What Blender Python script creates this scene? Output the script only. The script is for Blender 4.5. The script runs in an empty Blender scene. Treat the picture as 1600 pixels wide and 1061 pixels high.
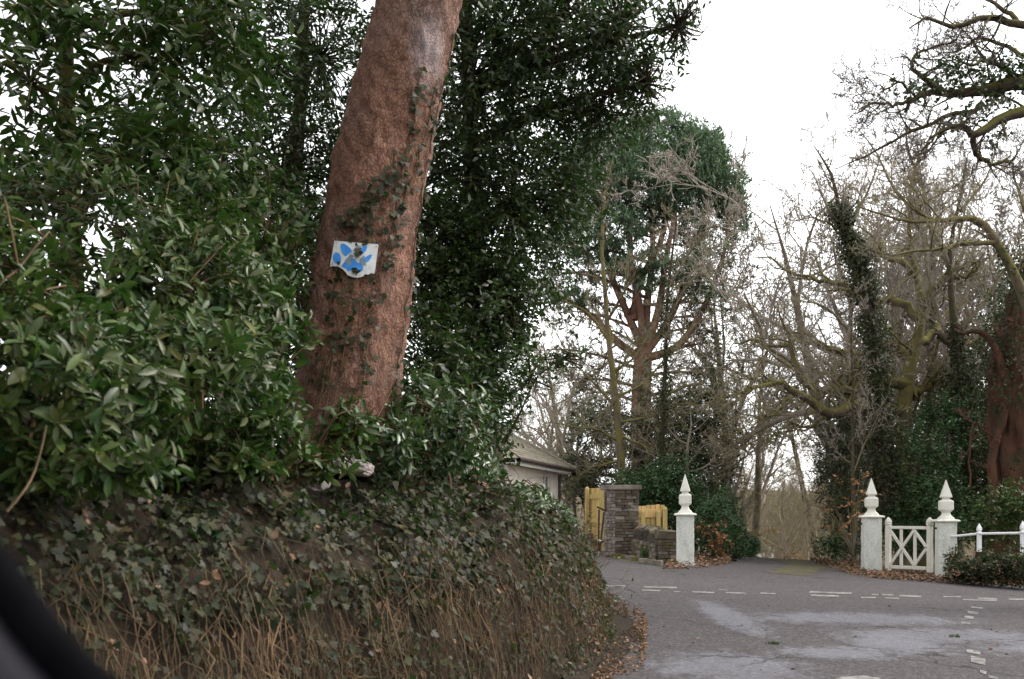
import bpy, bmesh, math, random
import numpy as np
from mathutils import Matrix, Vector

random.seed(11)
rng = np.random.default_rng(11)
PI = math.pi
SC = bpy.context.scene
COL = SC.collection

# ------------------------------------------------------------------ camera
F, CX, V0, CH = 1600.0, 800.0, 800.0, 1.25       # focal length in photo pixels, horizon row, eye height
cam = bpy.data.cameras.new('camera')
cam.sensor_width = 36.0
cam.lens = 36.0
cam.shift_y = (V0 - 530.5) / 1600.0
cam.clip_start = 0.05
cam.clip_end = 3000
cam.dof.use_dof = True
cam.dof.focus_distance = 14.0
cam.dof.aperture_fstop = 3.6
camo = bpy.data.objects.new('camera', cam)
camo.location = (0, 0, CH)
camo.rotation_euler = (PI / 2, 0, 0)
COL.objects.link(camo)
SC.camera = camo

# ------------------------------------------------------------------ sky, sun, exposure
SUN_EL, SUN_ROT = math.radians(48), math.radians(75)
world = bpy.data.worlds.new('World')
SC.world = world
world.use_nodes = True
nt = world.node_tree
nt.nodes.clear()
sky = nt.nodes.new('ShaderNodeTexSky')
sky.sky_type = 'NISHITA'
sky.sun_disc = False
sky.sun_elevation = SUN_EL
sky.sun_rotation = SUN_ROT
sky.air_density = 1.0
sky.dust_density = 1.2
sky.ozone_density = 1.0
hs = nt.nodes.new('ShaderNodeHueSaturation')          # cloud deck: the blue goes grey
hs.inputs['Saturation'].default_value = 0.05
bg = nt.nodes.new('ShaderNodeBackground')
bg.inputs['Strength'].default_value = 0.15
wo = nt.nodes.new('ShaderNodeOutputWorld')
nt.links.new(sky.outputs[0], hs.inputs['Color'])
nt.links.new(hs.outputs[0], bg.inputs['Color'])
nt.links.new(bg.outputs[0], wo.inputs['Surface'])
sun = bpy.data.lights.new('sun', 'SUN')
sun.energy = 1.0
sun.angle = math.radians(25)
sun.color = (1.0, 0.94, 0.85)
suno = bpy.data.objects.new('sun', sun)
sd = Vector((math.sin(SUN_ROT) * math.cos(SUN_EL), math.cos(SUN_ROT) * math.cos(SUN_EL), math.sin(SUN_EL)))
suno.rotation_euler = sd.to_track_quat('Z', 'Y').to_euler()
suno.location = (20, -10, 40)
COL.objects.link(suno)
SC.view_settings.view_transform = 'Standard'
SC.view_settings.look = 'None'
SC.view_settings.exposure = 1.6
SC.view_settings.gamma = 1.0
SC.view_settings.use_curve_mapping = False

# ------------------------------------------------------------------ helpers
def P(u, v, Y):
    """world point seen at photo pixel (u, v) at distance Y"""
    return np.array([(u - CX) / F * Y, Y, CH + (V0 - v) / F * Y])

def unit(a):
    a = np.asarray(a, float)
    return a / np.maximum(np.linalg.norm(a, axis=-1, keepdims=True), 1e-9)

class Waves:
    """cheap smooth 3-D noise, about -1..1"""
    def __init__(self, scale, n=9, seed=0):
        r = np.random.default_rng(seed)
        self.k = unit(r.normal(size=(n, 3))) * (2 * PI / scale) * r.uniform(.6, 1.7, (n, 1))
        self.p = r.uniform(0, 2 * PI, n)
        self.n = n
    def __call__(self, X):
        return np.sin(np.asarray(X) @ self.k.T + self.p).sum(-1) / math.sqrt(self.n / 2) * .6

def mesh_np(name, V, polys, rnd=None, smooth=False, mats=None, matidx=None):
    me = bpy.data.meshes.new(name)
    V = np.asarray(V, np.float32)
    polys = [np.asarray(p, np.int32) for p in polys if len(p)]
    me.vertices.add(len(V))
    me.vertices.foreach_set('co', V.ravel())
    tot = np.concatenate([np.full(len(p), p.shape[1], np.int32) for p in polys])
    loops = np.concatenate([p.ravel() for p in polys])
    start = np.concatenate([[0], np.cumsum(tot)[:-1]]).astype(np.int32)
    me.loops.add(len(loops))
    me.loops.foreach_set('vertex_index', loops)
    me.polygons.add(len(tot))
    me.polygons.foreach_set('loop_start', start)
    me.polygons.foreach_set('loop_total', tot)
    if smooth:
        me.polygons.foreach_set('use_smooth', np.ones(len(tot), bool))
    if rnd is not None:
        a = me.attributes.new('rnd', 'FLOAT', 'POINT')
        a.data.foreach_set('value', np.asarray(rnd, np.float32))
    me.update()
    me.validate()
    return me

ORG = {}                                             # world origin of each unrotated parent
def link(name, me, mat=None, parent=None, at=(0, 0, 0), kind=None, label=None, cat=None, group=None):
    o = bpy.data.objects.new(name, me)
    COL.objects.link(o)
    if mat is not None and me is not None and len(me.materials) == 0:
        me.materials.append(mat)
    at = Vector(at)
    if parent is not None:
        o.parent = parent
        o.location = at - ORG.get(parent.name, Vector((0, 0, 0)))
    else:
        o.location = at
    ORG[o.name] = at
    tag(o, label, cat, group, kind)
    return o

def tag(o, label=None, cat=None, group=None, kind=None):
    if label: o['label'] = label
    if cat: o['category'] = cat
    if group: o['group'] = group
    if kind: o['kind'] = kind
    return o

def thing(name, label, cat, loc, group=None):
    return link(name, None, at=tuple(float(c) for c in loc), label=label, cat=cat, group=group)

def put(o, parent, M):
    """place a part by world matrix under an unrotated parent"""
    o.parent = parent
    o.matrix_basis = Matrix.Translation(-ORG.get(parent.name, Vector((0, 0, 0)))) @ M

def bm_mesh(name, bm, smooth=False):
    me = bpy.data.meshes.new(name)
    bm.to_mesh(me); bm.free()
    if smooth:
        for p in me.polygons: p.use_smooth = True
    return me

def box_mesh(name, dx, dy, dz, bev=0.01, jit=0.0, seed=0, seg=1):
    """box resting on z = 0, bevelled, a little uneven"""
    bm = bmesh.new()
    bmesh.ops.create_cube(bm, size=1)
    for v in bm.verts:
        v.co.x *= dx; v.co.y *= dy; v.co.z = (v.co.z + .5) * dz
    if jit:
        r = random.Random(seed)
        for v in bm.verts:
            v.co += Vector((r.uniform(-jit, jit), r.uniform(-jit, jit), r.uniform(-jit, jit)))
    if bev:
        bmesh.ops.bevel(bm, geom=list(bm.edges), offset=bev, segments=seg, affect='EDGES')
    return bm_mesh(name, bm)

def frame(o, x, y, z=None):
    x = Vector(x).normalized(); y = Vector(y).normalized()
    z = Vector(z).normalized() if z is not None else x.cross(y)
    M = Matrix((x, y, z)).transposed().to_4x4()
    M.translation = Vector(o)
    return M

# ------------------------------------------------------------------ materials
MATS = {}
def newmat(name):
    m = bpy.data.materials.new(name)
    m.use_nodes = True
    MATS[name] = m
    n = m.node_tree.nodes
    return m, m.node_tree, n['Principled BSDF']

def N(t, typ, **kw):
    n = t.nodes.new(typ)
    for k, v in kw.items():
        if k in n.inputs: n.inputs[k].default_value = v
        else: setattr(n, k, v)
    return n

def ramp(t, fac, stops):
    r = t.nodes.new('ShaderNodeValToRGB')
    e = r.color_ramp.elements
    while len(e) < len(stops): e.new(0.5)
    for el, (p, c) in zip(e, stops):
        el.position = p
        el.color = (*c, 1) if len(c) == 3 else c
    t.links.new(fac, r.inputs[0])
    return r.outputs[0]

def noise(t, scale, detail=4, rough=.6, vec=None, dim='3D'):
    n = N(t, 'ShaderNodeTexNoise', Scale=scale, Detail=detail, Roughness=rough)
    if vec is not None: t.links.new(vec, n.inputs['Vector'])
    return n.outputs['Fac']

def coords(t, scale=(1, 1, 1), obj=False):
    if obj:
        c = t.nodes.new('ShaderNodeTexCoord').outputs['Object']
    else:
        c = t.nodes.new('ShaderNodeNewGeometry').outputs['Position']
    mp = t.nodes.new('ShaderNodeMapping')
    mp.inputs['Scale'].default_value = scale
    t.links.new(c, mp.inputs['Vector'])
    return mp.outputs['Vector']

def mixc(t, fac, a, b, mode='MIX'):
    m = t.nodes.new('ShaderNodeMix')
    m.data_type = 'RGBA'; m.blend_type = mode
    for s, x in (('Factor', fac), ('A', a), ('B', b)):
        idx = {'Factor': 0, 'A': 6, 'B': 7}[s]
        if isinstance(x, (int, float)): m.inputs[idx].default_value = x
        elif isinstance(x, tuple): m.inputs[idx].default_value = (*x, 1)
        else: t.links.new(x, m.inputs[idx])
    return m.outputs[2]

def math_(t, op, a, b=0.0, clamp=False):
    m = t.nodes.new('ShaderNodeMath'); m.operation = op; m.use_clamp = clamp
    for i, x in enumerate((a, b)):
        if isinstance(x, (int, float)): m.inputs[i].default_value = x
        else: t.links.new(x, m.inputs[i])
    return m.outputs[0]

def bump(t, bsdf, h, strength=.5, dist=.02):
    b = N(t, 'ShaderNodeBump', Strength=strength, Distance=dist)
    t.links.new(h, b.inputs['Height'])
    t.links.new(b.outputs[0], bsdf.inputs['Normal'])

def leaf_mat(name, stops, rough=.35, spec=.5, trans=.12, back=None):
    m, t, b = newmat(name)
    at = N(t, 'ShaderNodeAttribute', attribute_name='rnd')
    oi = t.nodes.new('ShaderNodeObjectInfo')
    f = math_(t, 'FRACT', math_(t, 'ADD', at.outputs['Fac'], oi.outputs['Random']))
    c = ramp(t, f, stops)
    c2 = mixc(t, .35, c, ramp(t, noise(t, 9.0, 2, vec=coords(t)), [(.3, tuple(.55 * x for x in stops[0][1])), (.7, tuple(1.25 * x for x in stops[-1][1]))]))
    t.links.new(c2, b.inputs['Base Color'])
    b.inputs['Specular IOR Level'].default_value = spec
    rr = N(t, 'ShaderNodeMapRange'); rr.inputs['To Min'].default_value = rough * .75; rr.inputs['To Max'].default_value = rough * 1.35
    t.links.new(f, rr.inputs['Value']); t.links.new(rr.outputs[0], b.inputs['Roughness'])
    if trans:
        tr = t.nodes.new('ShaderNodeBsdfTranslucent')
        t.links.new(mixc(t, .5, c2, (.10, .30, .04), 'MIX'), tr.inputs['Color'])
        mx = t.nodes.new('ShaderNodeMixShader'); mx.inputs[0].default_value = trans
        t.links.new(b.outputs[0], mx.inputs[1]); t.links.new(tr.outputs[0], mx.inputs[2])
        t.links.new(mx.outputs[0], t.nodes['Material Output'].inputs['Surface'])
    return m

leaf_mat('rhodo', [(0, (.004, .017, .004)), (.5, (.009, .043, .008)), (.85, (.016, .074, .012)), (.98, (.045, .10, .02)), (1, (.14, .12, .03))], .40, .28)
leaf_mat('holm', [(0, (.006, .014, .005)), (.5, (.011, .027, .008)), (.9, (.022, .05, .011)), (1, (.075, .075, .018))], .40, .4)
leaf_mat('laurel', [(0, (.012, .038, .013)), (.6, (.024, .074, .022)), (.97, (.05, .12, .036)), (1, (.12, .11, .035))], .30, .6)
leaf_mat('ivy', [(0, (.004, .011, .006)), (.6, (.009, .023, .011)), (.9, (.019, .040, .018)), (.97, (.045, .055, .02)), (1, (.10, .06, .025))], .55, .2)
leaf_mat('needle', [(0, (.035, .06, .032)), (.5, (.085, .135, .08)), (1, (.20, .26, .17))], .6, .25)
leaf_mat('yew', [(0, (.016, .024, .012)), (.5, (.036, .045, .022)), (1, (.10, .095, .05))], .5, .35)
leaf_mat('evergreen', [(0, (.009, .028, .008)), (.6, (.018, .056, .014)), (1, (.05, .105, .03))], .42, .4)
leaf_mat('dead_leaf', [(0, (.055, .022, .012)), (.4, (.12, .05, .025)), (.8, (.2, .10, .055)), (1, (.33, .22, .15))], .7, .25, .05)
leaf_mat('copper_leaf', [(0, (.16, .05, .018)), (.6, (.30, .11, .04)), (1, (.36, .20, .11))], .6, .3, .2)
leaf_mat('grass', [(0, (.025, .05, .012)), (1, (.06, .10, .025))], .5, .4)
leaf_mat('mossy', [(0, (.07, .07, .015)), (1, (.14, .13, .03))], .9, .1, 0)

def bark_mat(name, a, b_, moss=None, mossamt=.5, scale=6, rough=.9):
    m, t, b = newmat(name)
    v = coords(t, (1, 1, .35))
    n1 = noise(t, scale, 5, .7, v)
    c = ramp(t, n1, [(.3, a), (.7, b_)])
    if moss:
        g = t.nodes.new('ShaderNodeNewGeometry')
        sx = t.nodes.new('ShaderNodeSeparateXYZ'); t.links.new(g.outputs['Normal'], sx.inputs[0])
        n2 = noise(t, scale * .35, 4, .65, coords(t))
        f = math_(t, 'ADD', math_(t, 'MULTIPLY', sx.outputs['Z'], .35), n2)
        k = ramp(t, f, [(.62 - .3 * mossamt, (0, 0, 0)), (.82 - .3 * mossamt, (1, 1, 1))])
        c = mixc(t, k, c, moss)
    t.links.new(c, b.inputs['Base Color'])
    b.inputs['Roughness'].default_value = rough
    b.inputs['Specular IOR Level'].default_value = .2
    bump(t, b, noise(t, scale * 4, 4, .7, v), .8, .02)
    return m
bark_mat('oak_bark', (.095, .075, .055), (.23, .19, .145), (.12, .11, .04), .5)
bark_mat('oak_mossy', (.06, .046, .03), (.15, .12, .075), (.135, .12, .034), .7)
bark_mat('twig_grey', (.18, .15, .125), (.38, .335, .285))
bark_mat('twig_brown', (.18, .145, .11), (.37, .31, .24), (.22, .20, .10), .35)
bark_mat('twig_red', (.11, .05, .04), (.20, .12, .09))
bark_mat('dark_bark', (.03, .022, .015), (.08, .06, .04), (.05, .06, .02), .4)
bark_mat('oak_dark', (.03, .023, .016), (.085, .066, .045), (.12, .11, .03), .55)
bark_mat('twig_dim', (.08, .06, .05), (.19, .155, .13))
bark_mat('red_bark', (.026, .013, .009), (.10, .046, .027), (.03, .028, .014), .35, 5)
bark_mat('scots_bark', (.11, .058, .042), (.27, .15, .11), (.10, .11, .05), .3, 3)
bark_mat('vine', (.045, .028, .016), (.21, .135, .075), (.03, .025, .012), .3)

def simple(name, a, b_, scale=8, rough=.8, bs=.3, bd=.01, spec=.3, det=5, stretch=(1, 1, 1)):
    m, t, b = newmat(name)
    v = coords(t, stretch)
    n1 = noise(t, scale, det, .65, v)
    t.links.new(ramp(t, n1, [(.32, a), (.68, b_)]), b.inputs['Base Color'])
    b.inputs['Roughness'].default_value = rough
    b.inputs['Specular IOR Level'].default_value = spec
    if bs: bump(t, b, noise(t, scale * 5, 4, .7, v), bs, bd)
    return m
simple('soil', (.012, .008, .005), (.045, .029, .016), 6, .95, .9, .05)
simple('earth_far', (.05, .036, .022), (.12, .088, .055), .9, 1, .3, .1)
simple('slate_stone', (.10, .085, .07), (.25, .215, .18), 5, .85, .7, .02)
simple('slate_dark', (.055, .042, .03), (.13, .105, .075), 5, .85, .7, .02)
simple('mortar', (.03, .025, .018), (.07, .06, .045), 9, .95)
simple('pale_stone', (.12, .10, .09), (.36, .31, .29), 7, .85, .8, .02)
simple('moss_stone', (.06, .055, .02), (.14, .12, .045), 5, .9, .7, .02)
simple('timber_new', (.50, .32, .12), (.70, .49, .22), 4, .7, .25, .004, .3, 5, (6, 6, .6))
simple('timber_green', (.34, .26, .09), (.52, .40, .16), 4, .7, .25, .004, .3, 5, (6, 6, .6))
simple('timber_old', (.07, .055, .042), (.19, .16, .13), 4, .85, .4, .006, .3, 5, (1, 6, 6))
simple('rust_iron', (.02, .012, .01), (.07, .03, .02), 20, .7)
simple('gravel', (.34, .31, .29), (.56, .53, .50), 25, .9, .6, .02)
simple('house_wall', (.50, .45, .40), (.60, .55, .49), 3, .9, .15, .005)
simple('fascia', (.62, .60, .57), (.74, .72, .69), 5, .6, 0)
simple('roof_slate', (.12, .11, .085), (.25, .22, .165), 4, .85, .5, .02)
simple('gutter', (.03, .02, .018), (.06, .045, .04), 9, .5, 0)
simple('pane', (.05, .06, .06), (.09, .10, .10), 2, .08, 0, spec=.6)
simple('rubber', (.002, .002, .0025), (.003, .003, .004), 30, .95, 0, spec=.03)
simple('car_trim', (.016, .014, .018), (.02, .018, .024), 40, .7, .1, .002, .2)
simple('paw_blue', (.03, .20, .62), (.06, .30, .75), 30, .6, .1, .002)
simple('paw_worn', (.10, .22, .38), (.25, .27, .22), 40, .7, .1, .002)
simple('sign_card', (.52, .53, .52), (.74, .75, .74), 14, .6, .15, .002)
simple('nail', (.08, .06, .05), (.14, .11, .09), 30, .5, 0)

# weathered white paint on stone, green-grey bloom and dirt
def white_mat(name, base, dirt, amt, scale):
    m, t, b = newmat(name)
    v = coords(t)
    n1 = noise(t, scale * 1.4, 6, .72, coords(t, (1, 1, .3)))
    n2 = noise(t, scale * 6, 3, .7, v)
    f = math_(t, 'MULTIPLY', ramp(t, n1, [(.5 - .25 * amt, (0, 0, 0)), (.8, (1, 1, 1))]), ramp(t, n2, [(.35, (.2, .2, .2)), (.65, (1, 1, 1))]))
    t.links.new(mixc(t, f, base, dirt), b.inputs['Base Color'])
    b.inputs['Roughness'].default_value = .75
    bump(t, b, n2, .35, .006)
    return m
white_mat('white_pier', (.66, .67, .62), (.22, .23, .18), 1.0, 5)
white_mat('white_finial', (.70, .69, .62), (.36, .35, .28), .7, 6)
white_mat('white_gate', (.66, .64, .57), (.36, .34, .27), .6, 7)
white_mat('white_rail', (.76, .77, .78), (.55, .55, .52), .3, 7)

# asphalt with scuffed pale patches, damp staining and grit
def asphalt():
    m, t, b = newmat('asphalt')
    v = coords(t)
    big = noise(t, .35, 5, .6, v)
    mid = noise(t, 1.6, 6, .7, coords(t, (1, .55, 1)))
    grit = noise(t, 60, 2, .8, v)
    c = ramp(t, big, [(.3, (.040, .036, .039)), (.7, (.066, .059, .062))])
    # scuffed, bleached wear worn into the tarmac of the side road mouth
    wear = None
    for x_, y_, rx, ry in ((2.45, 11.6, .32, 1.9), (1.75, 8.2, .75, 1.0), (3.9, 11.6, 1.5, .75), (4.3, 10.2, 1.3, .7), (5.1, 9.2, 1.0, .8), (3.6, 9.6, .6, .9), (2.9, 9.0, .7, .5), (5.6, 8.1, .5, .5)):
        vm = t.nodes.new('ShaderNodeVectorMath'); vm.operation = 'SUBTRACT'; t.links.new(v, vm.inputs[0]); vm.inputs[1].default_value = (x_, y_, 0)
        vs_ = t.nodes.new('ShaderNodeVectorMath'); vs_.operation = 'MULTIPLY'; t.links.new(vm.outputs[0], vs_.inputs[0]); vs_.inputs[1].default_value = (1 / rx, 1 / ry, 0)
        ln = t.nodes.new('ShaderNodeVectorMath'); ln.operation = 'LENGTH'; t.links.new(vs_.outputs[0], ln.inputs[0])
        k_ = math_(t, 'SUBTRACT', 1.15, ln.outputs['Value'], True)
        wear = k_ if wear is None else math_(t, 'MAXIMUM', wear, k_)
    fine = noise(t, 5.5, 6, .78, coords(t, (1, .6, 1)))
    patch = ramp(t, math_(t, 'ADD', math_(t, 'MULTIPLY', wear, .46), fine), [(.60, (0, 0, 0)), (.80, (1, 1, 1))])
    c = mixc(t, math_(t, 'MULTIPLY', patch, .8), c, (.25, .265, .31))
    dk = ramp(t, noise(t, .8, 4, .6, coords(t, (1, .5, 1), )), [(.52, (0, 0, 0)), (.7, (1, 1, 1))])
    c = mixc(t, math_(t, 'MULTIPLY', dk, .35), c, (.06, .052, .05))
    agg = N(t, 'ShaderNodeTexVoronoi', Scale=42.0); t.links.new(v, agg.inputs['Vector'])
    c = mixc(t, .45, c, ramp(t, agg.outputs['Color'], [(.1, (.02, .018, .018)), (.55, (.062, .056, .057)), (.95, (.22, .20, .20))]))
    c = mixc(t, .25, c, ramp(t, grit, [(.3, (.018, .015, .016)), (.7, (.17, .15, .155))]))
    crk = N(t, 'ShaderNodeTexVoronoi', Scale=.55); crk.feature = 'DISTANCE_TO_EDGE'
    wv = t.nodes.new('ShaderNodeMixRGB'); wv.blend_type = 'LINEAR_LIGHT'; wv.inputs[0].default_value = .35
    wn = N(t, 'ShaderNodeTexNoise', Scale=2.2, Detail=5.0); t.links.new(v, wn.inputs['Vector']); t.links.new(v, wv.inputs[1]); t.links.new(wn.outputs['Color'], wv.inputs[2])
    t.links.new(wv.outputs[0], crk.inputs['Vector'])
    ck = math_(t, 'MULTIPLY', ramp(t, crk.outputs['Distance'], [(.004, (1, 1, 1)), (.013, (0, 0, 0))]), ramp(t, noise(t, .5, 2, .5, v), [(.48, (0, 0, 0)), (.6, (1, 1, 1))]))
    c = mixc(t, math_(t, 'MULTIPLY', ck, .8), c, (.016, .014, .013))
    t.links.new(c, b.inputs['Base Color'])
    b.inputs['Roughness'].default_value = .9
    b.inputs['Specular IOR Level'].default_value = .15
    bump(t, b, grit, .7, .012)
    return m
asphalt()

def paint_mat():
    m, t, b = newmat('road_paint')
    v = coords(t)
    n1 = noise(t, 9, 5, .8, v)
    k = math_(t, 'MULTIPLY', ramp(t, n1, [(.42, (0, 0, 0)), (.66, (1, 1, 1))]), ramp(t, noise(t, 70, 3, .8, v), [(.3, (.3, .3, .3)), (.6, (1, 1, 1))]))
    c = mixc(t, k, (.07, .065, .065), (.36, .345, .325))
    t.links.new(c, b.inputs['Base Color'])
    b.inputs['Roughness'].default_value = .8
    return m
paint_mat()

# pine bark: reddish plates between dark fissures
def pine_bark():
    m, t, b = newmat('pine_bark')
    wob = t.nodes.new('ShaderNodeTexNoise'); wob.inputs['Scale'].default_value = 5; wob.inputs['Detail'].default_value = 3
    g = coords(t, (1, 1, .62))
    add = t.nodes.new('ShaderNodeMixRGB'); add.blend_type = 'LINEAR_LIGHT'; add.inputs[0].default_value = .12
    t.links.new(g, wob.inputs['Vector']); t.links.new(g, add.inputs[1]); t.links.new(wob.outputs['Color'], add.inputs[2])
    vo = N(t, 'ShaderNodeTexVoronoi', Scale=38.0); vo.feature = 'DISTANCE_TO_EDGE'
    vc = N(t, 'ShaderNodeTexVoronoi', Scale=38.0)
    t.links.new(add.outputs[0], vo.inputs['Vector']); t.links.new(add.outputs[0], vc.inputs['Vector'])
    plate = ramp(t, vc.outputs['Color'], [(0, (.17, .075, .046)), (.45, (.29, .15, .105)), (.8, (.37, .22, .165)), (1, (.48, .34, .28))])
    fine = noise(t, 34, 6, .8, g)
    plate = mixc(t, .6, plate, ramp(t, fine, [(.3, (.06, .024, .014)), (.7, (.45, .25, .17))]))
    blot = ramp(t, noise(t, 2.4, 4, .7, coords(t, (1, 1, .5))), [(.35, (.6, .55, .52)), (.65, (1.2, 1.16, 1.12))])
    plate = mixc(t, 1.0, plate, blot, 'MULTIPLY')
    lich = ramp(t, noise(t, 1.3, 5, .7, coords(t)), [(.5, (0, 0, 0)), (.75, (1, 1, 1))])
    plate = mixc(t, math_(t, 'MULTIPLY', lich, .5), plate, (.27, .235, .215))
    edge = ramp(t, vo.outputs['Distance'], [(0, (.38, .38, .38)), (.15, (1, 1, 1))])
    c = mixc(t, edge, (.085, .038, .028), plate)
    # pale patch painted high on the trunk's right flank
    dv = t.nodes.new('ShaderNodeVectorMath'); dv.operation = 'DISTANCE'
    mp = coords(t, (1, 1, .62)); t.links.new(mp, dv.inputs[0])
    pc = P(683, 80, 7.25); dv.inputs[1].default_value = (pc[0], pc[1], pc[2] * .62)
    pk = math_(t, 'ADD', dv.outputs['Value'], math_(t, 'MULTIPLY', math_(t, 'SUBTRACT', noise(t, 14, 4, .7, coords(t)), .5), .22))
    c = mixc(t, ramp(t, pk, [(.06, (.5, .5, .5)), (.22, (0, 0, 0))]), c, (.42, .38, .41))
    t.links.new(c, b.inputs['Base Color'])
    b.inputs['Roughness'].default_value = .85
    b.inputs['Specular IOR Level'].default_value = .25
    h = math_(t, 'ADD', math_(t, 'MULTIPLY', edge, .5), math_(t, 'MULTIPLY', fine, .9))
    bump(t, b, h, 1.0, .025)
    return m
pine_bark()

# ------------------------------------------------------------------ leaves and tubes
def T_leaf6():   # folded blade, 6 vertices
    V = np.array([[0, 0, 0], [.35, .5, .06], [.35, -.5, .06], [.72, .36, .03], [.72, -.36, .03], [1, 0, -.05]])
    return V, [np.array([[0, 2, 1], [3, 4, 5]]), np.array([[1, 2, 4, 3]])]
def T_leaf8():   # long blade with a keel
    V = np.array([[0, 0, 0], [.3, .42, .05], [.3, 0, 0], [.3, -.42, .05], [.68, .46, .03], [.68, 0, -.03], [.68, -.46, .03], [1, 0, -.12],
                  [.12, .16, .02], [.12, -.16, .02], [.88, .26, -.04], [.88, -.26, -.04]])
    return V, [np.array([[0, 2, 8], [0, 9, 2], [8, 2, 1], [9, 3, 2], [10, 5, 7], [7, 5, 11], [4, 5, 10], [11, 5, 6]]), np.array([[1, 2, 5, 4], [2, 3, 6, 5]])]
def T_ivy():     # five-lobed leaf as a fan
    r = [(0, 0), (.06, .42), (.30, .55), (.38, .30), (.70, .38), (.72, .16), (1, 0), (.72, -.16), (.70, -.38), (.38, -.30), (.30, -.55), (.06, -.42)]
    V = [[.3, 0, .0]] + [[x, y, .10 * abs(y) - .08 * x * x] for x, y in r]
    f = [[0, 1 + (i + 1) % 12, 1 + i] for i in range(12)]
    return np.array(V, float), [np.array(f)]
def T_ivy5():
    V = np.array([[0, 0, 0], [.1, .5, .05], [.5, .34, .0], [1, 0, -.08], [.5, -.34, .0], [.1, -.5, .05]])
    return V, [np.array([[0, 2, 1], [0, 5, 4]]), np.array([[0, 4, 3, 2]])]
def T_tri():
    return np.array([[0, .5, 0], [0, -.5, 0], [1, 0, 0]], float), [np.array([[0, 1, 2]])]
def T_quad():
    return np.array([[0, 0, 0], [.5, .5, .08], [.5, -.5, .08], [1, 0, 0]], float), [np.array([[0, 2, 1], [1, 2, 3]])]
def T_dead():
    V = np.array([[0, 0, 0], [.3, .45, .14], [.35, -.5, .08], [.55, 0, -.03], [.75, .34, .16], [.72, -.36, .02], [1, 0, .12]])
    return V, [np.array([[0, 3, 1], [0, 2, 3], [1, 3, 4], [2, 5, 3], [4, 3, 6], [5, 6, 3]])]
LT = {'leaf6': T_leaf6(), 'leaf8': T_leaf8(), 'ivy': T_ivy(), 'ivy5': T_ivy5(), 'tri': T_tri(), 'quad': T_quad(), 'dead': T_dead()}

class Leaves:
    def __init__(self): self.p, self.d, self.n, self.L, self.W = [], [], [], [], []
    def add(self, p, d, n, L, W):
        p = np.atleast_2d(p); k = len(p)
        if not k: return
        self.p.append(p); self.d.append(np.broadcast_to(d, (k, 3))); self.n.append(np.broadcast_to(n, (k, 3)))
        self.L.append(np.broadcast_to(L, k)); self.W.append(np.broadcast_to(W, k))
    def cat(self):
        p = np.concatenate(self.p); d = unit(np.concatenate(self.d)); n = np.concatenate(self.n)
        s = unit(np.cross(n, d)); n = np.cross(d, s)
        return p, d, s, n, np.concatenate(self.L), np.concatenate(self.W)
    def select(self, mask):
        p, d, s, n, L, W = self.cat()
        q = Leaves(); q.p, q.d, q.n, q.L, q.W = [p[mask]], [d[mask]], [n[mask]], [L[mask]], [W[mask]]
        return q
    def mesh(self, name, tpl):
        TV, TP = LT[tpl]
        p, d, s, n, L, W = self.cat()
        k, m = len(p), len(TV)
        V = (p[:, None] + d[:, None] * (TV[:, 0][None, :, None] * L[:, None, None]) + s[:, None] * (TV[:, 1][None, :, None] * W[:, None, None])
             + n[:, None] * (TV[:, 2][None, :, None] * L[:, None, None])).reshape(-1, 3)
        off = (np.arange(k) * m)[:, None, None]
        polys = [(tp[None] + off).reshape(-1, tp.shape[1]) for tp in TP]
        return mesh_np(name, V, polys, np.repeat(rng.random(k), m), smooth=(tpl == 'leaf8'))

_tplmesh = {}
def leaf_objects(lv, tpl, mat, parent, name='leaf'):
    """every leaf an object of its own, sharing one mesh per kind"""
    key = (tpl, mat)
    if key not in _tplmesh:
        me = mesh_np(tpl, LT[tpl][0], LT[tpl][1], smooth=(tpl == 'leaf8'))
        me.materials.append(MATS[mat]); _tplmesh[key] = me
    me = _tplmesh[key]
    for p, d, s, n, L, W in zip(*lv.cat()):
        o = bpy.data.objects.new(name, me); COL.objects.link(o)
        M = Matrix(((d[0] * L, s[0] * W, n[0] * L, p[0]), (d[1] * L, s[1] * W, n[1] * L, p[1]), (d[2] * L, s[2] * W, n[2] * L, p[2]), (0, 0, 0, 1)))
        put(o, parent, M)

def split_near(lv, count):
    """mask of the leaves that show largest: nearest to the lens and inside the view"""
    p, d, s, n, L, W = lv.cat()
    u = CX + p[:, 0] / p[:, 1] * F; v = V0 - (p[:, 2] - CH) / p[:, 1] * F
    ok = (u > -20) & (u < 1620) & (v > -20) & (v < 1080) & (p[:, 1] > .5)
    sc = np.where(ok, L / p[:, 1], -1)
    idx = np.argsort(-sc)[:count]
    m = np.zeros(len(p), bool); m[idx] = True
    return m

def whorls(lv, pos, axis, k=(6, 10), L=(.09, .14), wr=.3, th=(25, 115)):
    """leaves in rosettes around shoot tips"""
    for p, a in zip(pos, unit(axis)):
        c = rng.integers(k[0], k[1] + 1)
        ref = np.array([0, 0, 1.0]) if abs(a[2]) < .9 else np.array([1.0, 0, 0])
        x = unit(np.cross(a, ref)); y = np.cross(a, x)
        az = rng.uniform(0, 2 * PI) + np.arange(c) * 2.4 + rng.normal(0, .5, c)
        t = np.radians(rng.uniform(th[0], th[1], c))
        rad = np.cos(az)[:, None] * x + np.sin(az)[:, None] * y
        d = a * np.cos(t)[:, None] + rad * np.sin(t)[:, None] - np.array([0, 0, .12])
        n = a * np.sin(t)[:, None] - rad * np.cos(t)[:, None] + rng.normal(0, .15, (c, 3))
        l = rng.uniform(L[0], L[1], c)
        lv.add(p - a * rng.uniform(0, .11, c)[:, None], d, n + rng.normal(0, .2, (c, 3)), l, l * wr * rng.uniform(.85, 1.15, c))

def sph(n):
    return unit(rng.normal(size=(n, 3)))

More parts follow.
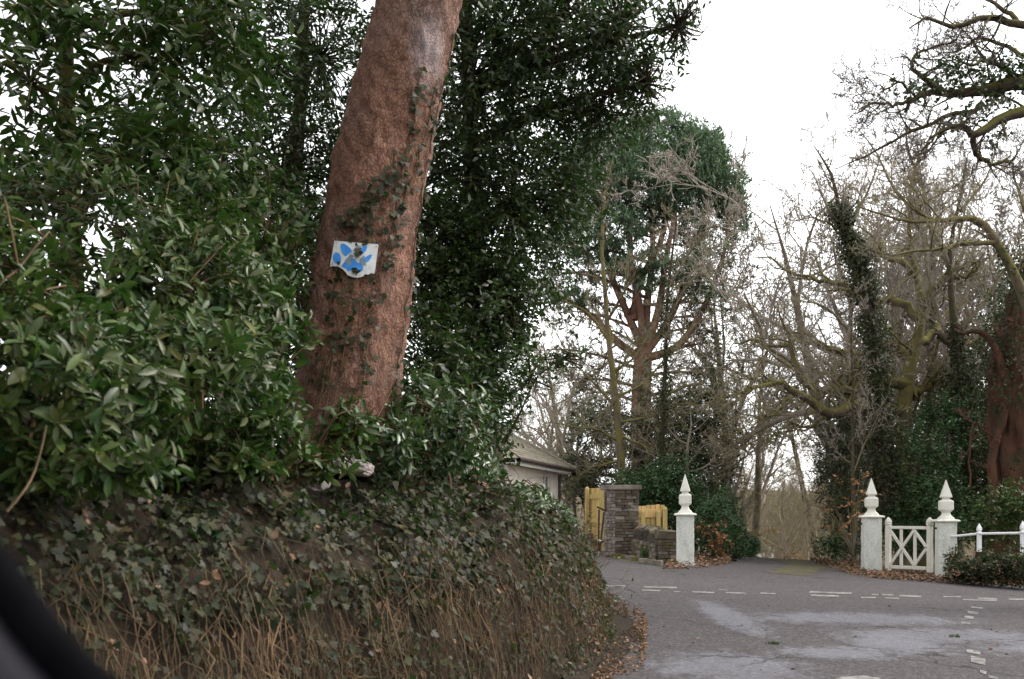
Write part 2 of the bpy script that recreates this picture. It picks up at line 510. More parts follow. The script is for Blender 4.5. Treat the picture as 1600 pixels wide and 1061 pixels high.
def ell(u, v, Y, ru, rv, rY):
    return P(u, v, Y), np.array([ru / F * Y, rY, rv / F * Y])

def scatter_leaves(lv, c, r, n, L, wr, clump=.5, thr=-.25, shell=.55, up=.35, seed=0, droop=.2):
    """small leaves through an ellipsoid, clumped, with gaps"""
    w = Waves(clump, seed=seed); w2 = Waves(clump * 2.6, seed=seed + 77)
    k = int(n * 2.2)
    d = sph(k)
    rad = rng.uniform(shell ** 3, 1, k) ** (1 / 3)
    rad = rad * (1 + .22 * w2(d * 1.3))
    p = c + d * rad[:, None] * r
    ok = w(p) + .5 * w2(p) > thr + .5 * rng.normal(size=k) * .5
    p, d = p[ok][:n], d[ok][:n]
    # leaves sit along short drooping sprays
    per = 9
    m_ = max(1, len(p) // per)
    o_, od = p[:m_], d[:m_]
    sd_ = unit(od * .6 + rng.normal(size=(m_, 3)) * .6 + np.array([0, 0, -droop]))
    sl_ = rng.uniform(2.0, 4.2, m_) * np.mean(L)
    tt_ = np.tile(np.linspace(-.5, .6, per), m_) + rng.normal(0, .04, m_ * per)
    S_ = np.repeat(sd_, per, 0)
    pp = np.repeat(o_, per, 0) + S_ * (tt_ * np.repeat(sl_, per))[:, None] + rng.normal(0, .012, (m_ * per, 3))
    k = len(pp)
    sideways = unit(np.cross(S_, np.array([0, 0, 1.0]) + rng.normal(0, .3, (k, 3)))) * np.tile([1, -1], k)[:k][:, None]
    dirs = unit(S_ * .7 + sideways * .9 + rng.normal(0, .35, (k, 3)) + np.array([0, 0, -droop * .5]))
    nrm = unit(rng.normal(size=(k, 3)) * .5 + np.repeat(od, per, 0) * .3 + np.array([0, 0, up + .45]))
    l = rng.uniform(L[0], L[1], k)
    lv.add(pp, dirs, nrm, l, l * wr * rng.uniform(.8, 1.2, k))
    return p, d

def tube_mesh(name, branches, sides=None, caps=False):
    """branches: list of (points n x 3, radii n); grouped and swept at once"""
    groups = {}
    for pts, rr in branches:
        pts = np.asarray(pts, float); rr = np.asarray(rr, float)
        s = sides or (10 if rr[0] > .12 else 7 if rr[0] > .04 else 5 if rr[0] > .015 else 3)
        groups.setdefault((len(pts), s), []).append((pts, rr))
    VV, PP, RR, base = [], [], [], 0
    for (n, s), lst in groups.items():
        A = np.stack([a for a, _ in lst]); R = np.stack([b for _, b in lst])
        B = len(A)
        tan = unit(np.gradient(A, axis=1))
        ov = unit(A[:, -1] - A[:, 0])
        ref = np.where(np.abs(ov[:, 2:3]) < .8, np.array([[0, 0, 1.0]]), np.array([[1.0, 0, 0]]))[:, None, :]
        x = unit(np.cross(tan, ref)); y = np.cross(tan, x)
        ang = np.arange(s) * 2 * PI / s
        V = A[:, :, None] + R[:, :, None, None] * (np.cos(ang)[None, None, :, None] * x[:, :, None] + np.sin(ang)[None, None, :, None] * y[:, :, None])
        i = np.arange(n - 1)[:, None] * s; j = np.arange(s)[None]; j2 = (j + 1) % s
        q = np.stack([i + j, i + j2, i + s + j2, i + s + j], -1).reshape(-1, 4)
        q = q[None] + (np.arange(B) * n * s)[:, None, None] + base
        VV.append(V.reshape(-1, 3)); PP.append(q.reshape(-1, 4)); RR.append(np.repeat(rng.random(B), n * s))
        base += B * n * s
    return mesh_np(name, np.concatenate(VV), [np.concatenate(PP)], np.concatenate(RR), smooth=True)

def catmull(pts, n):
    pts = np.asarray(pts, float)
    q = np.vstack([2 * pts[0] - pts[1], pts, 2 * pts[-1] - pts[-2]])
    t = np.linspace(0, len(pts) - 1 - 1e-6, n); i = t.astype(int); f = (t - i)[:, None]
    a, b, c, d = q[i], q[i + 1], q[i + 2], q[i + 3]
    return .5 * (2 * b + (c - a) * f + (2 * a - 5 * b + 4 * c - d) * f ** 2 + (3 * b - a - 3 * c + d) * f ** 3)

# recursive branching
NPT = [9, 7, 5, 4, 3, 3]
def grow(out, p, d, L, r, lvl, par, R):
    n = NPT[min(lvl, 5)]
    pts = [tuple(p)]; dirs = []
    g = par['gnarl'][min(lvl, len(par['gnarl']) - 1)]; tr = par['trop'][min(lvl, len(par['trop']) - 1)]
    st = L / (n - 1)
    dx, dy, dz = d
    x, y, z = p
    for i in range(n - 1):
        dx += R.gauss(0, g); dy += R.gauss(0, g); dz += R.gauss(0, g) + tr
        l = math.sqrt(dx * dx + dy * dy + dz * dz) or 1
        dx, dy, dz = dx / l, dy / l, dz / l
        dirs.append((dx, dy, dz))
        x += dx * st; y += dy * st; z += dz * st
        pts.append((x, y, z))
    tip = par['tip']
    if lvl >= 1: r = min(r, L * par.get('slim', .024))
    tp_ = .95 if lvl == 0 else .78
    rad = [max(tip, r * (1 - tp_ * i / (n - 1))) for i in range(n)]
    out.append((pts, rad, lvl))
    if lvl >= par['levels']: return
    spawn(out, pts, dirs, rad, L, lvl, par, R)

def spawn(out, pts, dirs, rad, L, lvl, par, R):
    nc = par['kids'][min(lvl, len(par['kids']) - 1)]
    n = len(pts)
    t0 = par['t0'][min(lvl, len(par['t0']) - 1)]
    for k in range(nc):
        t = t0 + (1 - t0) * (k + R.random()) / nc
        fi = min(t * (n - 1), n - 1.001); i = int(fi); f = fi - i
        q = tuple(pts[i][a] * (1 - f) + pts[i + 1][a] * f for a in range(3))
        dd = dirs[i]
        ang = math.radians(R.uniform(*par['ang']))
        rx, ry, rz = R.gauss(0, 1), R.gauss(0, 1), R.gauss(0, 1) + par.get('lift', 0)
        dot = rx * dd[0] + ry * dd[1] + rz * dd[2]
        rx -= dot * dd[0]; ry -= dot * dd[1]; rz -= dot * dd[2]
        l = math.sqrt(rx * rx + ry * ry + rz * rz) or 1
        ca, sa = math.cos(ang), math.sin(ang)
        nd = (dd[0] * ca + rx / l * sa, dd[1] * ca + ry / l * sa, dd[2] * ca + rz / l * sa)
        rr = (rad[i] * (1 - f) + rad[i + 1] * f) * par['rr']
        LL = L * par['len'][min(lvl, len(par['len']) - 1)] * R.uniform(.6, 1.15) * (1.1 - .45 * t)
        grow(out, q, nd, LL, rr, lvl + 1, par, R)

OAK = dict(levels=4, gnarl=[.12, .28, .34, .34, .28], trop=[.02, .04, .03, .02, .02], kids=[9, 7, 7, 6], len=[.62, .52, .5, .5], t0=[.3, .2, .2, .2], ang=(32, 72), rr=.62, tip=.0035, lift=.5)
SPINDLY = dict(levels=4, gnarl=[.07, .18, .24, .28, .28], trop=[.05, .08, .06, .05, .03], kids=[12, 7, 6, 6], len=[.5, .52, .5, .48], t0=[.25, .15, .15, .2], ang=(25, 58), rr=.55, tip=.0035, lift=.6)

def by_level(br):
    d = {'trunk': [], 'limb': [], 'branches': [], 'twigs': []}
    for pts, rad, l in br:
        d['trunk' if l == 0 else 'limb' if l == .5 else 'branches' if l <= 2 else 'twigs'].append((pts, rad))
    return d

def tree_from(br, root, mats=('oak_bark', 'oak_bark', 'twig_grey')):
    d = by_level(br)
    for tr in d['trunk']: link('trunk', tube_mesh('trunk', [tr], 12), MATS[mats[0]], root)
    for lb in d['limb']: link('limb', tube_mesh('limb', [lb], 9), MATS[mats[1]], root)
    if d['branches']: link('branches', tube_mesh('branches', d['branches']), MATS[mats[1]], root, kind='stuff')
    if d['twigs']: link('crown', tube_mesh('crown', d['twigs']), MATS[mats[2]], root, kind='stuff')

def guided(out, pix, Y, r0, r1, par, R, kids, klen, lvl=1, npt=14, dY=None, wob=.0):
    """a limb along a path of photo pixels at its own distances, with branches grown off it"""
    ys = np.full(len(pix), Y, float) if dY is None else np.asarray(dY, float)
    pts = catmull([P(u, v, yy) for (u, v), yy in zip(pix, ys)], npt)
    if wob: pts[1:] += rng.normal(0, wob, (npt - 1, 3))
    rad = np.linspace(r0, r1, npt)
    out.append((pts, rad, 0 if lvl == 0 else .5))
    dirs = [tuple(x) for x in unit(np.diff(pts, axis=0))]
    pp = dict(par); pp['kids'] = list(par['kids']); k = min(lvl, len(pp['kids']) - 1)
    pp['kids'][k] = kids
    pp['len'] = list(par['len']); kk = min(lvl, len(pp['len']) - 1)
    base = pp['len'][kk]
    sub = dict(par)
    n0 = len(out)
    spawn(out, [tuple(x) for x in pts], dirs, list(rad), klen / base, lvl, {**par, 'kids': pp['kids']}, R)
    return pts

# ================================================================== SETTING
def sstep(x, a, b):
    t = np.clip((np.asarray(x, float) - a) / (b - a), 0, 1)
    return t * t * (3 - 2 * t)

def ground(x, y):
    x = np.asarray(x, float); y = np.asarray(y, float)
    z = sstep(y, 7, 20) * (.34 - .05 * np.clip(x, -4, 14))
    over = np.maximum(y - 26.5, 0)
    z = z - .085 * over * sstep(over, 0, 10) + .06 * np.maximum(y - 150, 0) + .085 * np.maximum(y - 95, 0)
    return z

def gpix(u, v):
    """where the line of sight through a photo pixel meets the road"""
    u = np.asarray(u, float); v = np.asarray(v, float)
    Y = np.full(np.broadcast(u, v).shape, 15.0)
    for _ in range(60):
        Y = .5 * Y + .5 * (CH - ground((u - CX) / F * Y, Y)) * F / (v - V0)
    return np.stack([(u - CX) / F * Y, Y, ground((u - CX) / F * Y, Y)], -1)

def grid(xs, ys, zf):
    X, Y = np.meshgrid(xs, ys)
    V = np.stack([X, Y, zf(X, Y)], -1).reshape(-1, 3)
    nx, ny = len(xs), len(ys)
    i = (np.arange(ny - 1)[:, None] * nx + np.arange(nx - 1)[None]).ravel()
    return V, np.stack([i, i + 1, i + nx + 1, i + nx], -1)

xs = np.concatenate([np.linspace(-330, -40, 14), np.linspace(-30, 40, 71), np.linspace(60, 330, 14)])
ys = np.concatenate([np.linspace(-60, -6, 6), np.linspace(-4, 40, 60), np.linspace(44, 160, 30), np.linspace(190, 420, 12)])
V, Q = grid(xs, ys, lambda X, Y: ground(X, Y) - .03 + .25 * sstep(Y, 30, 60) * np.sin(X * .21 + Y * .13))
link('ground', mesh_np('ground', V, [Q], smooth=True), MATS['earth_far'], kind='structure')

# ---- the road mouth, crossing road and the drive, as one tarmac sheet with an irregular edge
def sheet(name, poly, off, step=.35, mat='asphalt', edge=.12, seed=1, kind='structure', parent=None):
    """flat sheet following the ground inside a closed outline with a ragged rim"""
    poly = np.asarray(poly, float)
    seg = []
    for a, b in zip(poly, np.roll(poly, -1, 0)):
        n = max(2, int(np.linalg.norm(b - a) / step))
        seg.append(a + (b - a) * (np.arange(n) / n)[:, None])
    rim = np.concatenate(seg)
    w = Waves(.9, seed=seed); w2 = Waves(.3, seed=seed + 1)
    r3 = np.column_stack([rim, np.zeros(len(rim))])
    rim = rim + edge * np.column_stack([w(r3), w(r3 + 9)]) + .4 * edge * np.column_stack([w2(r3), w2(r3 + 5)])
    bm = bmesh.new()
    vs = [bm.verts.new((x, y, 0)) for x, y in rim]
    f = bm.faces.new(vs)
    bmesh.ops.triangulate(bm, faces=[f])
    if step >= .3:
        for _ in range(9):
            es = [e for e in bm.edges if e.calc_length() > 1.0 and -6 < e.verts[0].co.x < 20]
            if not es: break
            bmesh.ops.subdivide_edges(bm, edges=es, cuts=1)
            bmesh.ops.triangulate(bm, faces=[q for q in bm.faces if len(q.verts) > 3])
    for v in bm.verts: v.co.z = float(ground(v.co.x, v.co.y)) + off
    bmesh.ops.recalc_face_normals(bm, faces=bm.faces)
    if sum(q.normal.z for q in bm.faces) < 0: bmesh.ops.reverse_faces(bm, faces=bm.faces)
    return link(name, bm_mesh(name, bm), MATS[mat], parent, kind=kind)

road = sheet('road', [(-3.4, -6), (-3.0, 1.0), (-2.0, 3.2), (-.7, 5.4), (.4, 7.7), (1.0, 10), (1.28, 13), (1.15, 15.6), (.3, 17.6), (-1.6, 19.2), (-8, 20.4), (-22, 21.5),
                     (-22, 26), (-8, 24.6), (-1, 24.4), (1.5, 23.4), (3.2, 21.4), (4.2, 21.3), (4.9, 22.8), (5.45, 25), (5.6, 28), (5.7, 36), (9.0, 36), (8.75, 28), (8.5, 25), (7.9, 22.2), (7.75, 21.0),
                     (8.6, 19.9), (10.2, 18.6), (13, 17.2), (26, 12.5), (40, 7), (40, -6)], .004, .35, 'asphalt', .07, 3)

# gravel forecourt by the house, moss down the middle of the drive and along the kerb
sheet('driveway', [(-5, 24.9), (-1, 24.6), (1.4, 23.6), (2.0, 24.4), (1.6, 26.5), (.6, 31), (-6, 31)], .012, .35, 'gravel', .05, 5)
simple('drive_moss', (.04, .036, .024), (.10, .085, .038), 3, .95, .8, .02)
mo = gpix(1214, 896)
sheet('moss_strip', [(mo[0] - .25, mo[1] - .3), (mo[0] + .35, mo[1] - .4), (7.75, 24.5), (7.7, 28), (6.85, 28), (6.6, 24.5)], .009, .2, 'drive_moss', .12, 8)
sheet('moss_strip', [tuple(gpix(*q)[:2]) for q in [(946, 871), (975, 877), (1010, 882), (1048, 887), (1048, 884), (1005, 877), (960, 869)]], .010, .2, 'drive_moss', .05, 9)

# white give-way dashes, worn; each a piece of the road
def dash(u0, v0, u1, v1, th, seed):
    r = np.random.default_rng(seed)
    n = 7
    top = [gpix(u0 + (u1 - u0) * i / n, v0 + (v1 - v0) * i / n - th * .32 + r.uniform(-.25, .25)) for i in range(n + 1)]
    bot = [gpix(u0 + (u1 - u0) * i / n + r.uniform(-.6, .6), v0 + (v1 - v0) * i / n + th * .32 + r.uniform(-.25, .25)) for i in range(n, -1, -1)]
    V = np.array(top + bot); V[:, 2] += .009
    q = np.array([[i, 2 * n + 1 - i, 2 * n - i, i + 1] for i in range(n)])
    link('road_marking', mesh_np('road_marking', V, [q]), MATS['road_paint'], road)
rows = [(932, 915.5, 977, 916.5, 3.5), (1005, 918, 1058, 919, 3.5), (1122, 922, 1137, 923, 2.5), (1188, 927.6, 1212, 928.4, 3), (1265, 925.8, 1331, 928, 4),
        (1362, 930, 1373, 930.3, 3), (1378, 930, 1396, 930.8, 3), (1405, 931.4, 1440, 933, 4), (1474, 933, 1501, 933.5, 3), (1528, 935.6, 1558, 936.8, 4), (1576, 936.8, 1600, 937.5, 4),
        (930, 919, 951, 919.6, 3), (1003, 923, 1031, 923.8, 3), (1053, 925.2, 1063, 925.6, 2.5), (1082, 925.6, 1116, 926.8, 3), (1134, 926.6, 1166, 928, 3), (1267, 930.8, 1311, 932.6, 4),
        (1345, 934.2, 1369, 934.8, 3), (1382, 935.2, 1405, 936, 3), (1504, 937.8, 1558, 939.4, 3.5),
        (1518, 950, 1536, 951, 4), (1512, 957.5, 1529, 959, 6), (1507, 965, 1521, 966.5, 7), (1502, 973.5, 1516, 975, 5), (1510, 1018, 1532, 1022, 9), (1517, 1031, 1540, 1036, 16), (1531, 1050, 1541, 1053, 7), (1545, 1059, 1560, 1062, 6)]
for i, (a, b, c, d, th) in enumerate(rows): dash(a, b, c, d, th, i + 40)
sheet('road_marking', [tuple(gpix(*q)[:2]) for q in [(1300, 1068), (1322, 1059), (1350, 1056), (1376, 1060), (1395, 1070), (1380, 1110), (1330, 1110)]], .010, .2, 'road_paint', .02, 12, None, road)

# ---- the earth bank on the left
BP = np.array([(-3.6, -2.5), (-2.9, 1.2), (-1.95, 3.2), (-.75, 5.4), (.36, 7.7), (.88, 10), (.95, 13), (.65, 15.4), (-.1, 17.2), (-1.6, 18.7), (-8, 19.8), (-20, 20.8)])
BH = np.array([1.25, 1.25, 1.25, 1.3, 1.3, 1.12, .70, .40, .30, .3, .35, .4])
path = catmull(np.column_stack([BP, BH]), 400)
ptan = unit(np.gradient(path[:, :2], axis=0))
pnrm = np.column_stack([-ptan[:, 1], ptan[:, 0]])           # to the left of travel: into the bank
prof_d = np.array([-.4, 0, .06, .16, .3, .5, .9, 1.6, 3.2, 6, 30])
prof_h = np.array([-.25, 0, .26, .54, .76, .92, 1.08, 1.24, 1.45, 1.55, 1.55])
bw = Waves(.7, seed=5); bw2 = Waves(2.6, seed=6)
def bank(x, y):
    """height of the bank surface over a point (below the road outside it)"""
    x = np.asarray(x, float); y = np.asarray(y, float)
    sh = x.shape; q = np.stack([x.ravel(), y.ravel()], -1)
    out = np.empty(len(q)); ds = np.empty(len(q))
    for a in range(0, len(q), 4000):
        b = q[a:a + 4000]
        D = ((b[:, None] - path[None, :, :2]) ** 2).sum(-1)
        i = D.argmin(1)
        dist = ((b - path[i, :2]) * pnrm[i]).sum(-1)
        dist = np.where(np.abs(dist) < .02, dist, np.sign(dist) * np.sqrt(D.min(1)))
        ds[a:a + 4000] = dist
        out[a:a + 4000] = np.interp(dist, prof_d, prof_h) * path[i, 2]
    p3 = np.column_stack([q, out])
    out = out + sstep(ds, 0, .4) * (.08 * bw(p3) + .09 * bw2(p3)) + ground(q[:, 0], q[:, 1])
    return out.reshape(sh), ds.reshape(sh)
V, Q = grid(np.arange(-14, 2.2, .09), np.arange(-2, 21, .09), lambda X, Y: bank(X, Y)[0])
_, dd = bank(V[:, 0], V[:, 1])
keep = (dd[Q] > -.3).any(1)
link('bank', mesh_np('bank', V, [Q[keep]], smooth=True), MATS['soil'], kind='structure')

def bank_pt(i, dist, lift=0):
    """points on the bank face from path index and distance inwards"""
    i = np.asarray(i, int); dist = np.asarray(dist, float)
    xy = path[i, :2] + pnrm[i] * dist[:, None]
    z = np.interp(dist, prof_d, prof_h) * path[i, 2] + ground(xy[:, 0], xy[:, 1])
    sl = (np.interp(dist + .02, prof_d, prof_h) - np.interp(dist - .02, prof_d, prof_h)) / .04 * path[i, 2]
    n = unit(np.column_stack([-pnrm[i, 0] * sl, -pnrm[i, 1] * sl, np.ones(len(i))]))
    p = np.column_stack([xy, z])
    p[:, 2] += sstep(dist, 0, .4) * (.08 * bw(p) + .09 * bw2(p))
    return p + n * np.asarray(lift)[..., None] if np.ndim(lift) else p + n * lift, n

# ================================================================== IVY ON THE BANK
ps = np.array([np.argmin(((path[:, :2] - b) ** 2).sum(1)) for b in [(-2.6, 1.9), (.6, 15.4)]])
ivy = thing('ground_ivy', 'dark ivy carpet trailing over the bank below the rhododendrons', 'ivy', (-.75, 5.4, .1))
lv = Leaves()
n = 52000
arc = np.concatenate([[0], np.cumsum(np.linalg.norm(np.diff(path[:, :2], axis=0), axis=1))])
def pick_i(n, a, b):
    s = rng.uniform(arc[a], arc[b], n)
    return np.searchsorted(arc, s).clip(0, len(arc) - 1)
# surface measure along the profile
pd = np.linspace(0, 2.2, 240)
def pick_d(n, lo, hi, wfun):
    sl = np.gradient(np.interp(pd, prof_d, prof_h) * 1.3, pd)
    w = np.sqrt(1 + sl ** 2) * wfun(pd) * ((pd >= lo) & (pd <= hi))
    c = np.cumsum(w); return np.interp(rng.random(n) * c[-1], c, pd)
i = pick_i(n, ps[0], ps[1]); d = pick_d(n, 0, 2.0, lambda t: np.where(t < .14, .5, np.where(t < 1.1, 1.0, .55)))
p, nn = bank_pt(i, d, rng.uniform(.0, .14, n))
cl = Waves(.35, seed=31)(p) + .6 * Waves(1.1, seed=32)(p)
ok = (cl > -.5 + np.where(d < .2, .28, 0)) & ((p[:, 1] < 11.5) | (rng.random(n) < .8))
p, nn, d = p[ok], nn[ok], d[ok]
k = len(p)
down = unit(np.array([0, 0, -1.0]) + nn * .6 + rng.normal(0, .55, (k, 3)))
nr = unit(nn + np.array([0, 0, .35]) + rng.normal(0, .45, (k, 3)))
L = np.clip(rng.lognormal(-3.25, .34, k), .016, .075) * np.where(d < .16, .8, 1)
lv.add(p, down, nr, L, L * rng.uniform(.85, 1.1, k))
m = split_near(lv, 300)
leaf_objects(lv.select(m), 'ivy', 'ivy', ivy)
rest = lv.select(~m); ry = rest.cat()[0][:, 1] < 6.0
link('foliage', rest.select(ry).mesh('foliage', 'ivy'), MATS['ivy'], ivy, kind='stuff')
link('foliage', rest.select(~ry).mesh('foliage', 'ivy5'), MATS['ivy'], ivy, kind='stuff')
# bare brown stems hanging down the face
def hang(i, d0, d1, wig=.05, n=9, lift=.05):
    dd = np.linspace(d0, d1, n)
    ii = np.clip(i + np.cumsum(rng.normal(0, 1.0, n)).astype(int), 0, 399)
    p, nn = bank_pt(ii, dd, lift)
    # slide smoothly sideways instead of jumping along the path
    base, _ = bank_pt(np.full(n, i), dd, lift)
    side = np.append(ptan[i], 0)
    off = np.cumsum(rng.normal(0, wig, n))
    return base + side[None] * off[:, None] + nn * np.abs(rng.normal(0, .02, n))[:, None]
near_st, far_st = [], []
for q in range(1500):
    i = int(pick_i(1, ps[0] + 4, ps[1])[0])
    if path[i, 1] > 8.0 and rng.random() < .6: continue
    d0 = rng.uniform(.06, .34); d1 = rng.uniform(-.04, .08)
    pts = hang(i, d0, d1, rng.uniform(.01, .05) if rng.random() < .7 else rng.uniform(.06, .14), 9, rng.uniform(.02, .13))
    r = rng.uniform(.0015, .0036) * (1.0 if rng.random() > .12 else 1.7)
    (near_st if q < 110 else far_st).append((pts, np.linspace(r, r * .6, 9)))
for s in near_st: link('stem', tube_mesh('stem', [s], 5), MATS['vine'], ivy)
link('small_stems', tube_mesh('small_stems', far_st, 3), MATS['vine'], ivy, kind='stuff')
# dry leaves caught in it
lv = Leaves()
n = 5200
i = pick_i(n, ps[0], ps[1]); d = pick_d(n, 0, 1.6, lambda t: np.ones_like(t))
p, nn = bank_pt(i, d, rng.uniform(.02, .12, n))
w8 = np.where(p[:, 1] > 8, 1, .35) * np.where(d < .3, 1, .45)
ok = rng.random(n) < w8
p, nn = p[ok], nn[ok]; k = len(p)
L = rng.uniform(.025, .06, k)
lv.add(p, rng.normal(size=(k, 3)), nn + rng.normal(0, .5, (k, 3)), L, L * .6)
lt = link('dead_leaves', lv.mesh('dead_leaves', 'dead'), MATS['dead_leaf'], kind='stuff', label='dry brown leaves caught in the ivy of the bank', cat='dead leaves')

# brambles and thin twigs at the foot of the far end of the bank
br = []
for q in range(330):
    i = int(pick_i(1, np.argmin(((path[:, :2] - (.2, 7.4)) ** 2).sum(1)), ps[1])[0])
    a, an = bank_pt([i], [rng.uniform(-.02, .55)], .02)
    dirv = unit(an[0] * .7 + np.array([0, 0, .6]) + rng.normal(0, .5, 3))
    grow(br, tuple(a[0]), tuple(dirv), rng.uniform(.15, .5) * (1 if a[0][1] < 11 else .6), rng.uniform(.002, .004), 3, dict(OAK, tip=.0014, levels=4, trop=[0, 0, 0, -.12, -.1], kids=[3, 3, 3, 3]), random)
lvb = Leaves()
for pts, rad, l in br:
    for pnt in pts[1:]:
        if rng.random() < .14:
            lvb.add(np.array(pnt), rng.normal(size=3), np.array([0, -.3, 1]) + rng.normal(0, .3, 3), rng.uniform(.03, .06), rng.uniform(.02, .035))
bramble = thing('bramble', 'tangled brown bramble stems at the end of the bank beside the road', 'bramble', (1.2, 12, .1))
link('stems', tube_mesh('stems', [(a, b) for a, b, _ in br], 3), MATS['vine'], bramble, kind='stuff')
link('foliage', lvb.mesh('foliage', 'leaf6'), MATS['laurel'], bramble, kind='stuff')

# long loose stems lying over the bank top
for (pix, Y, r, lab) in [([(10, 800), (45, 755), (62, 710), (72, 665)], 3.3, .005, 'thin pale stem curving up at the far left of the bank'),
                         ([(660, 770), (705, 785), (735, 815), (748, 835)], 7.2, .006, 'fallen pale twig lying over the ivy right of the pale stones'),
                         ([(560, 745), (620, 738), (690, 715), (760, 705)], 7.3, .007, 'long orange brown stem crossing below the pine trunk'),
                         ([(625, 660), (640, 700), (645, 735), (642, 765)], 6.9, .006, 'thin upright dead stem right of the pine base'),
                         ([(560, 700), (590, 650), (612, 610)], 6.9, .007, 'short bleached dead stem leaning on the pine base')]:
    pts = catmull([P(u, v, Y + .1 * j) for j, (u, v) in enumerate(pix)], 12)
    link('dead_stem', tube_mesh('dead_stem', [(pts, np.linspace(r, r * .7, 12))], 6), MATS['vine'], label=lab, cat='twig')

# stones showing through on the bank
def boulder(name, u, v, Y, du, dv, dy, mat, lab, seed, rot=0, tilt=0):
    bm = bmesh.new()
    bmesh.ops.create_icosphere(bm, subdivisions=4, radius=1)
    w = Waves(1.1, seed=seed); w2 = Waves(.35, seed=seed + 1)
    co = np.array([q.co for q in bm.verts])
    s = np.sign(co) * np.abs(co) ** .55
    s = s * (1 + .14 * w(co) + .05 * w2(co))[:, None]
    for q, c in zip(bm.verts, s): q.co = Vector((c[0] * du / F * Y / 2, c[1] * dy, c[2] * dv / F * Y / 2))
    o = link(name, bm_mesh(name, bm), MATS[mat], at=tuple(P(u, v, Y)), label=lab, cat='stone')
    o.rotation_euler = (0, tilt, rot)
boulder('stone', 550, 730, 6.6, 62, 24, .11, 'pale_stone', 'large pale flat stone on the bank under the pine trunk', 3, .3, .12)
boulder('stone', 490, 752, 6.25, 40, 22, .09, 'pale_stone', 'smaller pale stone just left of the large flat one', 4, -.2, .3)
boulder('stone', 447, 735, 6.1, 26, 26, .08, 'moss_stone', 'greenish mottled stone, leftmost of the three on the bank', 8, .4, .1)
boulder('stone', 850, 872, 11.6, 70, 26, .22, 'moss_stone', 'mossy coping slab jutting from the right end of the bank', 5, .35, .32)
boulder('stone', 876, 905, 11.9, 60, 40, .25, 'slate_dark', 'dark wall stone under the mossy slab at the bank end', 6, .2, .05)

# ================================================================== GATE PIERS, GATE AND RAIL
def loft_square(bm, prof, rot=0, sides=4, chamfer=0.0):
    """stack of square (or octagonal) rings: prof = [(half width, z, chamfer 0..1)]"""
    rings = []
    for h, z, c in prof:
        k = h * (1 - .42 * c)
        pts = [(h, -k), (h, k), (k, h), (-k, h), (-h, k), (-h, -k), (-k, -h), (k, -h)]
        rings.append([bm.verts.new((x, y, z)) for x, y in pts])
    for a, b in zip(rings, rings[1:]):
        for i in range(8):
            bm.faces.new((a[i], a[(i + 1) % 8], b[(i + 1) % 8], b[i]))
    bm.faces.new(rings[-1]); bm.faces.new(rings[0][::-1])
    return bm

def gate_pier(u, vb, Y, H, w, rot, lab, fh=.78):
    base = P(u, vb, Y)
    t = thing('gate_pier', lab, 'gate pier', base, 'white gate piers')
    t.rotation_euler = (0, 0, rot)
    bm = bmesh.new()
    loft_square(bm, [(w / 2 + .006, -.1, .12), (w / 2 + .004, .05, .12), (w / 2, H * .5, .12), (w / 2 - .003, H - .002, .12)])
    bmesh.ops.subdivide_edges(bm, edges=[e for e in bm.edges if e.calc_length() > .25], cuts=6, use_grid_fill=True)
    ww = Waves(.35, seed=int(u))
    for v in bm.verts: v.co.x += .004 * ww(np.array(v.co)); v.co.y += .004 * ww(np.array(v.co) + 3)
    sh = link('shaft', bm_mesh('shaft', bm), MATS['white_pier']); sh.parent = t; sh.location = (0, 0, 0)
    bm = bmesh.new()
    loft_square(bm, [(w / 2 + .015, H, .1), (w / 2 + .05, H + .012, .1), (w / 2 + .055, H + .03, .1), (w / 2 + .03, H + .05, .12), (w / 2 - .06, H + .066, .2)])
    cp = link('cap', bm_mesh('cap', bm), MATS['white_finial']); cp.parent = t; cp.location = (0, 0, 0)
    f = fh
    bm = bmesh.new()
    z0 = H + .06
    prof = [(.145, 0, .5), (.125, .035, .55), (.085, .075, .6), (.068, .125, .6), (.082, .15, .5), (.112, .175, .3), (.122, .195, .22), (.122, .345, .22), (.112, .365, .3), (.075, .385, .5),
            (.062, .40, .6), (.066, .42, .6), (.098, .432, .2), (.098, .45, .2), (.05, .62, .15), (.012, .755, .1), (.004, .78, .1)]
    s = f / .78
    loft_square(bm, [(a * s, z0 + z * s, c) for a, z, c in prof])
    fi = link('finial', bm_mesh('finial', bm), MATS['white_finial']); fi.parent = t; fi.location = (0, 0, 0)
    # iron hinge pin / staple
    bm = bmesh.new(); bmesh.ops.create_cone(bm, segments=8, radius1=.018, radius2=.018, depth=.09, cap_ends=True)
    hb = link('hinge_pin', bm_mesh('hinge_pin', bm), MATS['rust_iron']); hb.parent = t
    hb.location = (-w / 2 - .02, 0, H - .12); hb.rotation_euler = (0, PI / 2, 0)
    return t
gate_pier(1070.5, 886, 20.6, 1.03, .345, -.15, 'white gate pier standing alone left of the drive')
gate_pier(1361.5, 899, 21.6, 1.21, .365, -.17, 'white gate pier left of the small gate, beside the drive')
gate_pier(1478, 905, 20.3, 1.13, .345, -.18, 'white gate pier right of the small gate, ivy at its foot')

